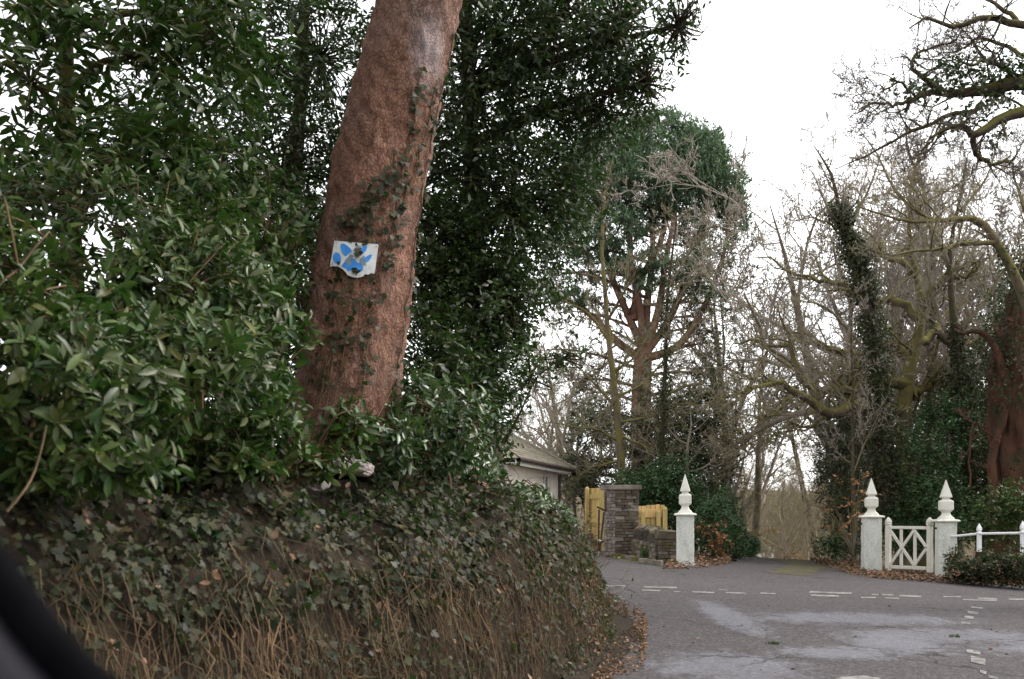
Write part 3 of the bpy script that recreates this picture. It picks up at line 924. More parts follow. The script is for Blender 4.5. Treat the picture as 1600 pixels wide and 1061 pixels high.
# the little wicket gate
gL, gR = P(1386, 896, 21.4), P(1455, 893, 20.6)
gd = unit(gR - gL); gd[2] = 0; gd = unit(gd); glen = float(np.linalg.norm((gR - gL)[:2]))
zb = CH - (893 - V0) / F * 21.0
gx = Vector(gd); gn = Vector((gd[1], -gd[0], 0)).normalized()
gate = thing('wicket_gate', 'low white wooden gate with crossed bars between two piers', 'gate', (gL[0], gL[1], zb))
def gbar(name, s0, z0, s1, z1, w, t, off=0.0):
    a = Vector((gL[0], gL[1], zb)) + gx * s0 + Vector((0, 0, z0)) + gn * off
    b = Vector((gL[0], gL[1], zb)) + gx * s1 + Vector((0, 0, z1)) + gn * off
    d = (b - a); l = d.length
    me = box_mesh(name, w, t, l, .006, .002, int(s0 * 100 + z1 * 10))
    me.materials.append(MATS['white_gate'])
    o = bpy.data.objects.new(name, me); COL.objects.link(o)
    z = d.normalized(); x = z.cross(gn).normalized()
    put(o, gate, frame(a, x, z.cross(x), z)); return o
GH = .93
for s in (.03, glen - .03):
    gbar('gate_post', s, 0, s, GH + .02, .10, .09)
    bm = bmesh.new(); loft_square(bm, [(.05, 0, .2), (.058, .015, .2), (.052, .04, .3), (.06, .06, .3), (.045, .11, .4), (.012, .16, .4)])
    me = bm_mesh('post_finial', bm); me.materials.append(MATS['white_gate'])
    o = bpy.data.objects.new('post_finial', me); COL.objects.link(o)
    put(o, gate, Matrix.Translation(Vector((gL[0], gL[1], zb + GH + .023)) + gx * s))
gbar('top_rail', .085, GH - .03, glen - .085, GH - .03, .06, .06)
gbar('bottom_rail', .085, .08, glen - .085, .08, .07, .06)
for s in (glen * .33, glen * .64): gbar('upright', s, .12, s, GH - .065, .065, .03, .0)
x0, x1, mid = .09, glen - .09, glen * .64
for (a, za, b, zb_) in [(x0, GH - .08, mid, .13), (x0, .13, mid, GH - .08), (mid, GH - .08, x1 + .0, .52), (mid, .13, x1, .48)]:
    gbar('brace', a, za, b, zb_, .06, .028, .031)

# white iron rail on the right
rail = thing('white_rail_fence', 'thin white iron rail with spiked posts right of the gate', 'railing', P(1530, 862, 19.6))
def cyl_between(name, a, b, r, mat, parent, seg=8):
    link(name, tube_mesh(name, [(np.array([a, (np.array(a) + b) / 2, b]), np.full(3, r))], seg), MATS[mat], parent)
ra, rb, rc, rd = P(1480, 839, 20.2), P(1530, 834, 19.6), P(1598, 833, 18.8), P(1690, 831, 17.8)
for a, b in ((ra, rb), (rb, rc), (rc, rd)): cyl_between('rail', a, b, .024, 'white_rail', rail)
for (u, v0, v1, Y) in ((1530, 818, 862, 19.6), (1598, 814, 866, 18.8)):
    b = P(u, v1, Y); h = (v1 - v0) / F * Y
    bm = bmesh.new()
    loft_square(bm, [(.035, 0, .3), (.035, h * .62, .3), (.05, h * .64, .4), (.05, h * .68, .4), (.026, h * .70, .5), (.042, h * .78, .5), (.036, h * .86, .5), (.004, h, .3)])
    link('post', bm_mesh('post', bm), MATS['white_rail'], rail, at=tuple(b))

# ================================================================== STONE PIER, WALL, FENCES, HOUSE
_stone_meshes = []
for q in range(7):
    bm = bmesh.new(); bmesh.ops.create_cube(bm, size=1)
    bmesh.ops.bevel(bm, geom=list(bm.edges), offset=.09, segments=1, affect='EDGES')
    rr = random.Random(q)
    for v in bm.verts: v.co += Vector((rr.uniform(-.05, .05), rr.uniform(-.05, .05), rr.uniform(-.06, .06)))
    me = bm_mesh('stone', bm); _stone_meshes.append(me)
_sm = {}
def stone_obj(parent, M, mat, q):
    key = (q % 7, mat)
    if key not in _sm:
        me = _stone_meshes[q % 7].copy(); me.materials.append(MATS[mat]); _sm[key] = me
    o = bpy.data.objects.new('stone', _sm[key]); COL.objects.link(o); put(o, parent, M)

def stone_face(parent, o, right, out, W, H, hh=(.05, .10), ww=(.12, .32), mat=('slate_stone', 'slate_dark'), depth=.1, seed=0, top=None):
    r = random.Random(seed); z = 0; q = seed
    right = Vector(right).normalized(); out = Vector(out).normalized(); o = Vector(o)
    while z < H - .02:
        h = min(r.uniform(*hh), H - z); x = 0
        if H - z - h < .03: h = H - z
        while x < W - .01:
            w = r.uniform(*ww)
            if W - x - w < .06: w = W - x
            c = o + right * (x + w / 2) + Vector((0, 0, z + h / 2)) - out * (depth / 2 - r.uniform(.0, .022))
            if top is None or z + h < top(x + w / 2):
                M = frame(c, right, out) @ Matrix.Rotation(r.uniform(-.05, .05), 4, 'Y') @ Matrix.Diagonal((w * 1.0 - .008, depth, h - .006, 1))
                M = Matrix.Translation(c) @ Matrix((right, out, Vector((0, 0, 1)))).transposed().to_4x4() @ Matrix.Rotation(r.uniform(-.03, .03), 4, 'Y') @ Matrix.Diagonal((w - .008, depth, h - .006, 1))
                stone_obj(parent, M, r.choice(mat), q)
            q += 1; x += w
        z += h

SPY = 23.2
b = P(971, 869, SPY); W1 = .50; W2 = .40; HP = 1.50
pier = thing('stone_pier', 'tall square pier of stacked brown slate with a flat capstone', 'stone pier', b)
fr = Vector((math.cos(-.10), math.sin(-.10), 0)); fo = Vector((fr.y, -fr.x, 0))      # front face right and outward
lf = P(961, 869, SPY); lf = Vector(lf)
stone_face(pier, lf, fr, fo, W1 + .04, HP, seed=1, mat=('slate_dark', 'slate_dark', 'slate_stone'))
sdir = (Vector((-.52, .85, 0))).normalized(); so = Vector((-sdir.y, sdir.x, 0)); so = so if so.dot(Vector((-1, -.3, 0))) > 0 else -so
stone_face(pier, lf + sdir * .42, -sdir, so, .42, HP, seed=2, mat=('slate_stone', 'slate_stone', 'pale_stone'), ww=(.08, .2))  # paler stones here put the light falling on this face into the colour
c4 = [lf - fo * .05 - so * .04 + fr * .02, lf + fr * (W1 + .01) - fo * .05, lf + fr * (W1 + .01) + sdir * .40, lf + sdir * .40 - so * .05]
def prism(name, pts, z0, z1, mat, parent=None, bev=0, **kw):
    bm = bmesh.new()
    lo = [bm.verts.new((p[0], p[1], z0)) for p in pts]; hi = [bm.verts.new((p[0], p[1], z1)) for p in pts]
    bm.faces.new(hi); bm.faces.new(lo[::-1])
    k = len(pts)
    for i in range(k): bm.faces.new((lo[i], lo[(i + 1) % k], hi[(i + 1) % k], hi[i]))
    bmesh.ops.recalc_face_normals(bm, faces=bm.faces)
    if bev: bmesh.ops.bevel(bm, geom=list(bm.edges), offset=bev, segments=2, affect='EDGES')
    return link(name, bm_mesh(name, bm), MATS[mat], parent, **kw)
prism('core', c4, b[2] - .1, b[2] + HP - .01, 'mortar', pier)
k4 = [lf + fo * .07 - fr * .10, lf + fr * (W1 + .12) + fo * .06, lf + fr * (W1 + .13) + sdir * .48, lf + sdir * .52 + so * .06]
prism('capstone', k4, b[2] + HP + .002, b[2] + HP + .115, 'slate_stone', pier, .02)

# low curved stone wall with rounded top next to it
wbase = P(1028, 886, 21.3)
wall = thing('stone_wall', 'low rounded drystone wall end between stone pier and white pier', 'wall', wbase)
wl = Vector(P(1029, 889, 21.2)); wr_ = Vector(P(1056, 889, 21.2))
rdir = (wr_ - wl); rdir.z = 0; rdir.normalize(); wo_ = Vector((rdir.y, -rdir.x, 0))
stone_face(wall, wl, rdir, wo_, .38, .66, seed=7, mat=('slate_dark', 'slate_stone', 'moss_stone'), ww=(.15, .38))
# wall body sweeps back and left, with upright coping stones
wp = catmull([P(1042, 889, 21.4), P(1030, 884, 22.0), P(1016, 880, 22.6), P(1002, 876, 23.1)], 24)
side = []
for k_, (cpt) in enumerate(wp):
    pass
vs, fs = [], []
for k_ in range(24):
    t_ = unit(wp[min(k_ + 1, 23)] - wp[max(k_ - 1, 0)]); nx = np.array([-t_[1], t_[0], 0]); nx = unit(nx)
    zt = .64 + .16 * math.sin(k_ / 23 * PI * .8)
    for (o_, z_) in ((-.19, -.05), (-.19, zt - .16), (-.12, zt - .04), (0, zt), (.12, zt - .04), (.19, zt - .16), (.19, -.05)):
        vs.append(wp[k_] + nx * o_ + np.array([0, 0, z_]))
for k_ in range(23):
    for j_ in range(6): fs.append((k_ * 7 + j_, (k_ + 1) * 7 + j_, (k_ + 1) * 7 + j_ + 1, k_ * 7 + j_ + 1))
link('core', mesh_np('core', np.array(vs), [np.array(fs)]), MATS['mortar'], wall)
rs = random.Random(4)
for k_ in range(1, 23):
    t_ = Vector(unit(wp[min(k_ + 1, 23)] - wp[max(k_ - 1, 0)])); t_.z = 0; t_.normalize(); nx = Vector((-t_.y, t_.x, 0))
    zt = .64 + .16 * math.sin(k_ / 23 * PI * .8)
    for lr in (1, -1):
        for z_ in (zt - .02, .46, .38, .30, .22, .14, .06):
            o_ = .10 if z_ > .5 else .17
            c = Vector(wp[k_]) + nx * (o_ * lr) + Vector((0, 0, z_))
            tilt = Matrix.Rotation(lr * (-.5 if z_ > .5 else 0) + rs.uniform(-.08, .08), 4, 'X')
            M = Matrix.Translation(c) @ Matrix((t_, nx, Vector((0, 0, 1)))).transposed().to_4x4() @ tilt @ Matrix.Diagonal((rs.uniform(.08, .13), .16, rs.uniform(.05, .1), 1))
            stone_obj(wall, M, rs.choice(('slate_dark', 'slate_stone', 'moss_stone')), rs.randint(0, 6))
c = wl + rdir * .19 + Vector((0, 0, .70)) - wo_ * .08
stone_obj(wall, Matrix.Translation(c) @ Matrix((rdir, wo_, Vector((0, 0, 1)))).transposed().to_4x4() @ Matrix.Rotation(.06, 4, 'Y') @ Matrix.Diagonal((.44, .3, .2, 1)), 'slate_dark', 3)
ivy_spots = wp[4:16] + np.array([0, 0, .62])
# kerb stones along the pier foot
kt = thing('kerb_stones', 'low row of mossy edging stones at the foot of the stone pier', 'kerb', gpix(985, 878))
for k_ in range(7):
    a = gpix(963 + k_ * 11, 872 + k_ * 2.0)
    M = Matrix.Translation(Vector(a) + Vector((0, .12, .05))) @ Matrix.Rotation(-.5 + rs.uniform(-.2, .2), 4, 'Z') @ Matrix.Diagonal((.2, .12, .10, 1))
    stone_obj(kt, M, rs.choice(('slate_stone', 'moss_stone')), k_)

# timber fence panels
def board_fence(name, label, o, right, n, w, h, mat, rails, posts, back=1, cat='fence', hvar=0.0):
    t = thing(name, label, cat, o)
    right = Vector(right).normalized(); out = Vector((right.y, -right.x, 0)) * back
    r = random.Random(len(label))
    for i in range(n):
        me = box_mesh('board', w * .9, .02, h + r.uniform(-.012, .012) + hvar * i, .004, .003, i)
        me.materials.append(MATS[mat[i % len(mat)]])
        ob = bpy.data.objects.new('board', me); COL.objects.link(ob)
        put(ob, t, Matrix.Translation(Vector(o) + right * (w * (i + .5)) + out * r.uniform(-.004, .004)) @ Matrix((right, -out, Vector((0, 0, 1)))).transposed().to_4x4())
    for z, hh in rails:
        me = box_mesh('rail', w * n * .99, .04, hh, .004); me.materials.append(MATS[mat[0]])
        ob = bpy.data.objects.new('rail', me); COL.objects.link(ob)
        put(ob, t, Matrix.Translation(Vector(o) + right * (w * n / 2) + out * .035 + Vector((0, 0, z))) @ Matrix((right, -out, Vector((0, 0, 1)))).transposed().to_4x4())
    for x, hp, wd in posts:
        bm = bmesh.new(); loft_square(bm, [(wd / 2, 0, .1), (wd / 2, hp - .05, .1), (wd / 4, hp, .3)])
        me = bm_mesh('post', bm); me.materials.append(MATS[mat[-1]])
        ob = bpy.data.objects.new('post', me); COL.objects.link(ob)
        put(ob, t, Matrix.Translation(Vector(o) + right * x + out * .105) @ Matrix((right, -out, Vector((0, 0, 1)))).transposed().to_4x4())
    return t
fo1 = P(995, 850, 24.6); zz = CH + (V0 - 791) / F * 24.6
board_fence('fence_panel', 'new yellow timber fence panel right of the stone pier', (fo1[0], fo1[1], zz - 1.15), (1, .02, 0), 6, .112, 1.15, ('timber_new', 'timber_new', 'timber_green'), [(.88, .20), (.3, .1)],
            [(.13, 1.06, .09), (.50, 1.06, .10), (.655, 1.14, .11)], hvar=.008)
fo2 = P(948, 850, 24.2); zt2 = CH + (V0 - 762) / F * 24.2
board_fence('timber_gate', 'tall yellow boarded timber gate standing open left of the stone pier', (fo2[0], fo2[1], zt2 - 1.45), (-.23, .97, 0), 9, .14, 1.45, ('timber_green', 'timber_new', 'timber_green'), [(1.2, .12), (.6, .12)],
            [(.05, 1.5, .09), (1.2, 1.5, .09)], back=-1, cat='gate')
# iron hoop gate leaning by the pier
ig = thing('iron_gate_post', 'rusty dark iron gate bars leaning beside the stone pier', 'iron gate', P(938, 864, 23.2))
for (a, b_) in (((936, 796), (935, 862)), ((944, 800), (937, 862)), ((933, 792), (946, 798)), ((947, 770), (946, 800)), ((943, 845), (937, 850))):
    cyl_between('bar', P(*a, 23.1), P(*b_, 23.1), .024, 'rust_iron', ig, 6)
# sleeper steps
st = thing('sleeper_steps', 'stacked weathered timber sleepers behind the iron gate', 'timber steps', P(930, 846, 25.5))
for k_, (v0, v1, yy) in enumerate(((852, 842, 25.0), (841, 832, 25.3), (831, 823, 25.6), (822, 814, 25.9))):
    a = P(912, v0, yy); hgt = (v0 - v1 - 1) / F * yy
    me = box_mesh('sleeper', .62, .28, hgt, .012, .006, k_); me.materials.append(MATS['timber_old'])
    ob = bpy.data.objects.new('sleeper', me); COL.objects.link(ob)
    put(ob, st, Matrix.Translation(Vector(P(932, v0, yy))) @ Matrix.Rotation(.05 * (-1) ** k_, 4, 'Z'))
# white planter stones and daffodil shoots by the wall
pt = thing('garden_pot', 'small pale blue-grey pot at the foot of the stone wall', 'pot', P(1001, 876, 22.3))
bm = bmesh.new(); bmesh.ops.create_cone(bm, segments=14, radius1=.06, radius2=.085, depth=.2, cap_ends=False)
link('body', bm_mesh('body', bm, True), MATS['pale_stone'], pt, at=tuple(P(1001, 868, 22.3)))
bm = bmesh.new(); bmesh.ops.create_cone(bm, segments=14, radius1=.078, radius2=.078, depth=.02, cap_ends=True)
link('soil', bm_mesh('soil', bm), MATS['soil'], pt, at=tuple(P(1001, 868, 22.3) + np.array([0, 0, .07])))
lv = Leaves(); n = 170
bp = np.array([P(u, v, Y) for u, v, Y in zip(rng.uniform(1004, 1022, n), rng.uniform(873, 879, n), rng.uniform(21.9, 22.3, n))])
lv.add(bp, np.array([0, 0, 1.0]) + rng.normal(0, .22, (n, 3)), rng.normal(size=(n, 3)), rng.uniform(.18, .36, n), .022)
link('daffodil_leaves', lv.mesh('daffodil_leaves', 'leaf6'), MATS['grass'], label='upright green bulb leaves at the foot of the stone wall', cat='plant')

# ---- house
hA, hB = np.array([1.38, 29.6]), np.array([-.10, 24.0])
hd = unit(hB - hA); hn = np.array([hd[1], -hd[0]]); hn = hn if hn[0] < 0 else -hn      # inward, to the left
zE = 2.36
house = thing('house', 'small pale rendered house with a hipped slate roof behind the shrubs', 'house', (hA[0], hA[1], .1))
hl = float(np.linalg.norm(hB - hA)); dep = 6.4
def hp(t, d): return hA + hd * t + hn * d
w0, w1, wz0, wz1 = 1.25, 2.1, 1.2, 2.2
def wallquad(name, t0, t1, z0, z1, mat, d=0.0, parent=house, th=.12):
    pts = [(*hp(t0, d),), (*hp(t1, d),), (*hp(t1, d + th),), (*hp(t0, d + th),)]
    return prism(name, pts, z0, z1, mat, parent)
wallquad('wall', 0, w0, -.3, zE, 'house_wall'); wallquad('wall', w1, hl, -.3, zE, 'house_wall')
wallquad('wall', w0, w1, -.3, wz0, 'house_wall'); wallquad('wall', w0, w1, wz1, zE, 'house_wall')
prism('wall', [hp(.003, .125), hp(.12, .125), hp(.12, dep), hp(.003, dep)], -.3, zE, 'house_wall', house)
prism('wall', [hp(hl - .12, .125), hp(hl, .125), hp(hl, dep), hp(hl - .12, dep)], -.3, zE, 'house_wall', house)
win = wallquad('window', w0, w1, wz0 + .04, wz1, 'pane', .07, house, .02)
for (a, c) in ((w0, w0 + .06), (w1 - .06, w1), ((w0 + w1) / 2 - .025, (w0 + w1) / 2 + .025)): wallquad('frame', a, c, wz0 + .04, wz1, 'fascia', .045, win, .03)
wallquad('frame', w0, w1, wz0 + .041, wz0 + .10, 'fascia', .043, win, .02); wallquad('sill', w0 - .05, w1 + .05, wz0 - .01, wz0 + .038, 'fascia', -.05, win, .16)
prism('fascia', [hp(-.28, -.28), hp(hl + .28, -.28), hp(hl + .28, -.25), hp(-.28, -.25)], zE - .02, zE + .15, 'fascia', house)
prism('fascia', [hp(-.28, -.245), hp(-.25, -.245), hp(-.25, dep + .2), hp(-.28, dep + .2)], zE - .02, zE + .15, 'fascia', house)
prism('soffit', [hp(-.24, -.24), hp(hl + .24, -.24), hp(hl + .24, -.003), hp(-.24, -.003)], zE + .02, zE + .04, 'fascia', house)
cyl_between('gutter', np.append(hp(-.3, -.34), zE + .11), np.append(hp(hl + .3, -.34), zE + .11), .055, 'gutter', house)
cyl_between('downpipe', np.append(hp(.25, -.05), 0), np.append(hp(.25, -.05), zE - .05), .035, 'gutter', house)
# hipped roof: a solid deck with courses of slates laid over it
tp = math.tan(math.radians(33)); ov = .36; m2 = (dep + 2 * ov) / 2; m1 = (hl + 2 * ov) / 2; rm = min(m1, m2)
C4 = [hp(-ov, -ov), hp(hl + ov, -ov), hp(hl + ov, dep + ov), hp(-ov, dep + ov)]
apex = [hp(hl / 2 - max(0, m1 - m2), dep / 2), hp(hl / 2 + max(0, m1 - m2), dep / 2)]
z0, z1 = zE + .14, zE + .14 + tp * rm
Vr = np.array([[*q, z0] for q in C4] + [[*q, z1] for q in apex] + [[*q, z0 - .02] for q in C4])
tri = np.array([[3, 0, 4], [1, 2, 5]]); quad = np.array([[0, 1, 5, 4], [2, 3, 4, 5], [9, 8, 7, 6]])
rf = link('roof', mesh_np('roof', Vr, [tri, quad]), MATS['roof_slate'], house)
nrow = 26
sl_v, sl_f = [], []
e0, e1, a0, a1 = np.append(C4[0], z0), np.append(C4[1], z0), np.append(apex[0], z1), np.append(apex[1], z1)
upn = unit(np.cross(e1 - e0, a0 - e0)); upn = upn if upn[2] > 0 else -upn
for r_ in range(nrow):
    f0, f1 = r_ / nrow, min(1, (r_ + 1.5) / nrow)
    A, B = e0 + (a0 - e0) * f0, e1 + (a1 - e1) * f0
    A2, B2 = e0 + (a0 - e0) * f1, e1 + (a1 - e1) * f1
    m_ = max(1, int(np.linalg.norm(B - A) / .26))
    for i_ in range(m_):
        s0, s1 = (i_ + .02) / m_, (i_ + .98) / m_
        lift0 = upn * (.028 + rng.uniform(0, .008)); lift1 = upn * .012
        b0 = len(sl_v)
        sl_v += [A + (B - A) * s0 + lift0, A + (B - A) * s1 + lift0, A2 + (B2 - A2) * s1 + lift1, A2 + (B2 - A2) * s0 + lift1, A + (B - A) * s0 + upn * .008, A + (B - A) * s1 + upn * .008]
        sl_f += [[b0, b0 + 1, b0 + 2, b0 + 3], [b0 + 4, b0 + 5, b0 + 1, b0]]
link('slates', mesh_np('slates', np.array(sl_v), [np.array(sl_f)]), MATS['roof_slate'], rf, kind='stuff')
cyl_between('hip_ridge', e0 + upn * .02, a0 + upn * .02, .06, 'roof_slate', rf)

# ================================================================== CAR WINDOW FRAME AT THE LENS
cw = thing('car_window_frame', 'out of focus black car window frame in the lower left corner', 'car door', P(20, 1000, .62))
edge = catmull([P(-260, 560, .72), P(-120, 700, .69), P(0, 858, .66), P(55, 935, .64), P(110, 1000, .63), P(185, 1075, .62), P(330, 1190, .60), P(560, 1290, .60)], 60)
tt = unit(np.gradient(edge, axis=0)); inn = unit(np.cross(tt, np.array([0, 1.0, 0]))); inn = np.where(inn[:, 2:3] > 0, -inn, inn)
def swept(name, prof, mat):
    k = len(prof)
    V = np.concatenate([[e + i_ * a + np.array([0, b_, 0]) for a, b_ in prof] for e, i_ in zip(edge, inn)])
    q = np.array([[r * k + j, (r + 1) * k + j, (r + 1) * k + (j + 1) % k, r * k + (j + 1) % k] for r in range(len(edge) - 1) for j in range(k)])
    link(name, mesh_np(name, V, [q], smooth=True), MATS[mat], cw)
swept('rubber_seal', [(.0, 0), (.004, -.008), (.018, -.010), (.026, -.004), (.026, .02), (.004, .02)], 'rubber')
swept('door_trim', [(.024, -.004), (.03, -.016), (.045, -.022), (.058, -.018), (.066, -.004), (.066, .03), (.024, .03)], 'car_trim')
swept('door_panel', [(.064, .0), (.075, -.01), (.16, -.012), (.30, .01), (.45, .05), (.45, .09), (.064, .05)], 'rubber')

# ================================================================== THE LEANING PINE
PY = 7.55
pix = [(528, 742), (538, 660), (549, 560), (565, 440), (583, 320), (610, 190), (655, 0), (700, -190), (760, -420)]
wid = [190, 176, 168, 160, 152, 146, 132, 122, 108]
nz, ns = 330, 110
cpath = catmull([P(u, v, PY) for u, v in pix], nz)
crad = np.interp(np.linspace(0, len(pix) - 1, nz), np.arange(len(pix)), np.array(wid) / F * PY / 2 - .02)
tan_ = unit(np.gradient(cpath, axis=0)); xx = unit(np.cross(np.array([0, 1.0, 0]), tan_)); yy = np.cross(tan_, xx)
ang = np.arange(ns) * 2 * PI / ns
ring = np.cos(ang)[None, :, None] * xx[:, None] + np.sin(ang)[None, :, None] * yy[:, None]
base3 = cpath[:, None] + ring * crad[:, None, None]
# plates: cells of a stretched voronoi, fissured between
cs = np.random.default_rng(3)
hgt = np.linspace(0, 1, nz)[:, None] * 7.4 + np.zeros((1, ns))
arcl = (ang[None] * .37) + np.zeros((nz, 1))
w1 = Waves(.3, seed=91); w2 = Waves(.9, seed=92); w3 = Waves(.075, seed=93); w4 = Waves(.16, seed=94)
flat = base3 * np.array([1, 1, .6])
disp = .014 * np.abs(w4(flat)) + .009 * w3(flat) + .006 * w1(base3) + .006 * w2(base3)
# long ridged seam down the right side
seam = np.exp(-((np.angle(np.exp(1j * (ang - .55))) / .16) ** 2))[None] * np.clip((hgt - 1.2) / 1.5, 0, 1) * (.7 + .5 * np.sin(hgt * 3.1))
disp = disp + .03 * seam
flare = .10 * np.exp(-hgt / .28) * (1 + .5 * np.sin(ang * 5 + 1)[None])
tv = (base3 + ring * (disp + flare)[..., None]).reshape(-1, 3)
i = np.arange(nz - 1)[:, None] * ns; j = np.arange(ns)[None]; j2 = (j + 1) % ns
tq = np.stack([i + j, i + j2, i + ns + j2, i + ns + j], -1).reshape(-1, 4)
pine = thing('pine_tree', 'big leaning reddish pine trunk with scaly bark on the bank', 'tree', cpath[0])
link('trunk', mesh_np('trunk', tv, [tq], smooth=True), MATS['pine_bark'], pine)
# a few boughs and needles above the frame
R = random.Random(5); br = []
top = cpath[-1]
for q in range(9):
    a = q * 2.4
    grow(br, tuple(top - np.array([.05, 0, .2]) + tan_[-1] * rng.uniform(-.5, .1)), (math.cos(a) * .7, math.sin(a) * .7, .6), 1.9, .09, 1, dict(OAK, levels=3), R)
link('branches', tube_mesh('branches', [(a, b_) for a, b_, l in br if l < 3]), MATS['scots_bark'], pine, kind='stuff')
lv = Leaves()
for pts, rad, l in br:
    if l == 3:
        for q in pts[1:]:
            lv.add(np.repeat(np.array(q)[None], 6, 0), sph(6) + np.array([0, 0, .5]), sph(6), .16, .01)
link('crown', lv.mesh('crown', 'tri'), MATS['needle'], pine)

def trunk_pt(v, a, lift=.012):
    """a point on the pine's bark at photo row v and angle a (pi = left, -pi/2 faces the lens)"""
    s = np.interp(v, [-420, -190, 0, 190, 320, 440, 560, 660, 742][0:9], np.arange(8, -1, -1)) / 8 * (nz - 1)
    k_ = int(np.clip(s, 0, nz - 1)); jj = int((a % (2 * PI)) / (2 * PI) * ns) % ns
    rg = np.cos(a) * xx[k_] + np.sin(a) * yy[k_]
    return tv[k_ * ns + jj] + rg * lift, rg, tan_[k_]
front = -PI / 2 if yy[50][1] > 0 else PI / 2
rightward = 1 if (np.cos(front + .3 * 1) * xx[50] + np.sin(front + .3) * yy[50])[0] > 0 else -1
def ta(f): return front + rightward * f            # f in radians right of the face towards the lens

# ---- ivy climbing it
civ = thing('climbing_ivy', 'small leaved ivy climbing the right side of the pine trunk', 'ivy', cpath[60])
lv = Leaves()
strands = [[(620, -.2), (560, -.05), (500, .12), (440, .05), (380, .22), (330, .05), (290, .35)], [(640, -.55), (560, -.42), (520, -.1), (470, -.3), (430, -.12)],
           [(600, 1.25), (500, 1.35), (400, 1.4), (300, 1.42), (200, 1.5), (110, 1.5), (40, 1.5)], [(430, .6), (370, .75), (300, .62), (230, .75), (160, .68), (125, .62)],
           [(400, -.1), (350, .0), (300, .55), (250, .45)], [(560, .1), (480, .5), (400, .55), (330, .8), (260, 1.0), (180, 1.15), (130, 1.1)], [(380, -.35), (355, -.05), (330, .15), (325, .4)], [(700, .3), (600, .45), (500, .4)]]
for si, s in enumerate(strands):
    vv = np.array([a for a, _ in s], float); ff = np.array([b_ for _, b_ in s])
    t_ = np.linspace(0, len(s) - 1, 34)
    pts = np.array([trunk_pt(np.interp(q, np.arange(len(s)), vv), ta(np.interp(q, np.arange(len(s)), ff)) + .03 * math.sin(7 * q + si), .008)[0] for q in t_])
    link('stem', tube_mesh('stem', [(pts, np.full(34, .0045))], 5), MATS['vine'], civ)
    for q in np.linspace(0, len(s) - 1, 46 if si == 2 else 40):
        for _ in range(2 if si in (2, 0, 3, 5) else 1):
            v_ = np.interp(q, np.arange(len(s)), vv) + rng.normal(0, 13); f_ = np.interp(q, np.arange(len(s)), ff) + rng.normal(0, .10)
            p_, rg, tn = trunk_pt(v_, ta(f_), rng.uniform(.015, .05))
            L = rng.uniform(.03, .058)
            lv.add(p_, -tn + rng.normal(0, .55, 3) + rg * .4, rg + np.array([0, -.1, .45]) + rng.normal(0, .25, 3), L, L * .95)
m = split_near(lv, 300)
leaf_objects(lv.select(m), 'ivy', 'ivy', civ)
if (~m).any(): link('foliage', lv.select(~m).mesh('foliage', 'ivy'), MATS['ivy'], civ, kind='stuff')
# thin vine runners at the foot
for q in range(9):
    f0 = rng.uniform(-.8, .3)
    pts = np.array([trunk_pt(v_, ta(f0 + .25 * t__ + .03 * math.sin(t__ * 9 + q)), .02)[0] for t__, v_ in zip(np.linspace(0, 1, 12), np.linspace(700, rng.uniform(520, 600), 12))])
    link('stem', tube_mesh('stem', [(pts, np.full(12, .004))], 5), MATS['vine'], civ)

# ---- the torn paw notice
c0, rg0, tn0 = trunk_pt(402, ta(-.14), .02)
fz = Vector((0, -1, 0)); 
sy = Vector(P(552, 402, 1.0) - P(552, 403, 1.0)).normalized()
SY = float(c0[1]) - .035
def sp(u, v, off=0): return Vector(P(u, v, SY - off)) + Vector((0, ((u - 552) / 36) ** 2 * .016, 0))
sign = thing('paw_notice', 'torn white card with a blue paw print nailed to the pine', 'notice', sp(552, 402))
# card outline from photo pixels, curved round the bark, given thickness
outl = [(522, 375.5), (535, 377), (548, 378.5), (562, 379.5), (577, 380), (591, 381), (589.5, 393), (587.5, 407), (586, 419), (584.5, 427), (580, 426), (575, 429), (570, 428), (567, 432), (562, 431), (559, 434), (555, 431), (551, 433), (547, 429), (543, 430), (540, 425), (535, 420), (528, 416), (520, 415), (515, 415.5), (517, 403), (519.5, 390)]
def outline_mesh(name, pts, off, th, sub=True):
    bm = bmesh.new()
    f = bm.faces.new([bm.verts.new((u, v, 0)) for u, v in pts])
    bmesh.ops.triangulate(bm, faces=[f])
    if sub:
        for _ in range(2):
            bmesh.ops.subdivide_edges(bm, edges=[e for e in bm.edges if e.calc_length() > 9], cuts=1)
            bmesh.ops.triangulate(bm, faces=[q for q in bm.faces if len(q.verts) > 3])
    top_ = list(bm.faces)
    r = bmesh.ops.extrude_face_region(bm, geom=top_)
    newv = [g for g in r['geom'] if isinstance(g, bmesh.types.BMVert)]
    back = set(newv)
    for v in bm.verts:
        v.co = sp(v.co.x, v.co.y, off - (th if v in back else 0))
    bmesh.ops.recalc_face_normals(bm, faces=bm.faces)
    return bm_mesh(name, bm)
link('card', outline_mesh('card', outl, 0, .004), MATS['sign_card'], sign)
S = 130 / 1254.0
def pz(pts): return [(490 + x * S, 350 + y * S * (1.0)) for x, y in pts]
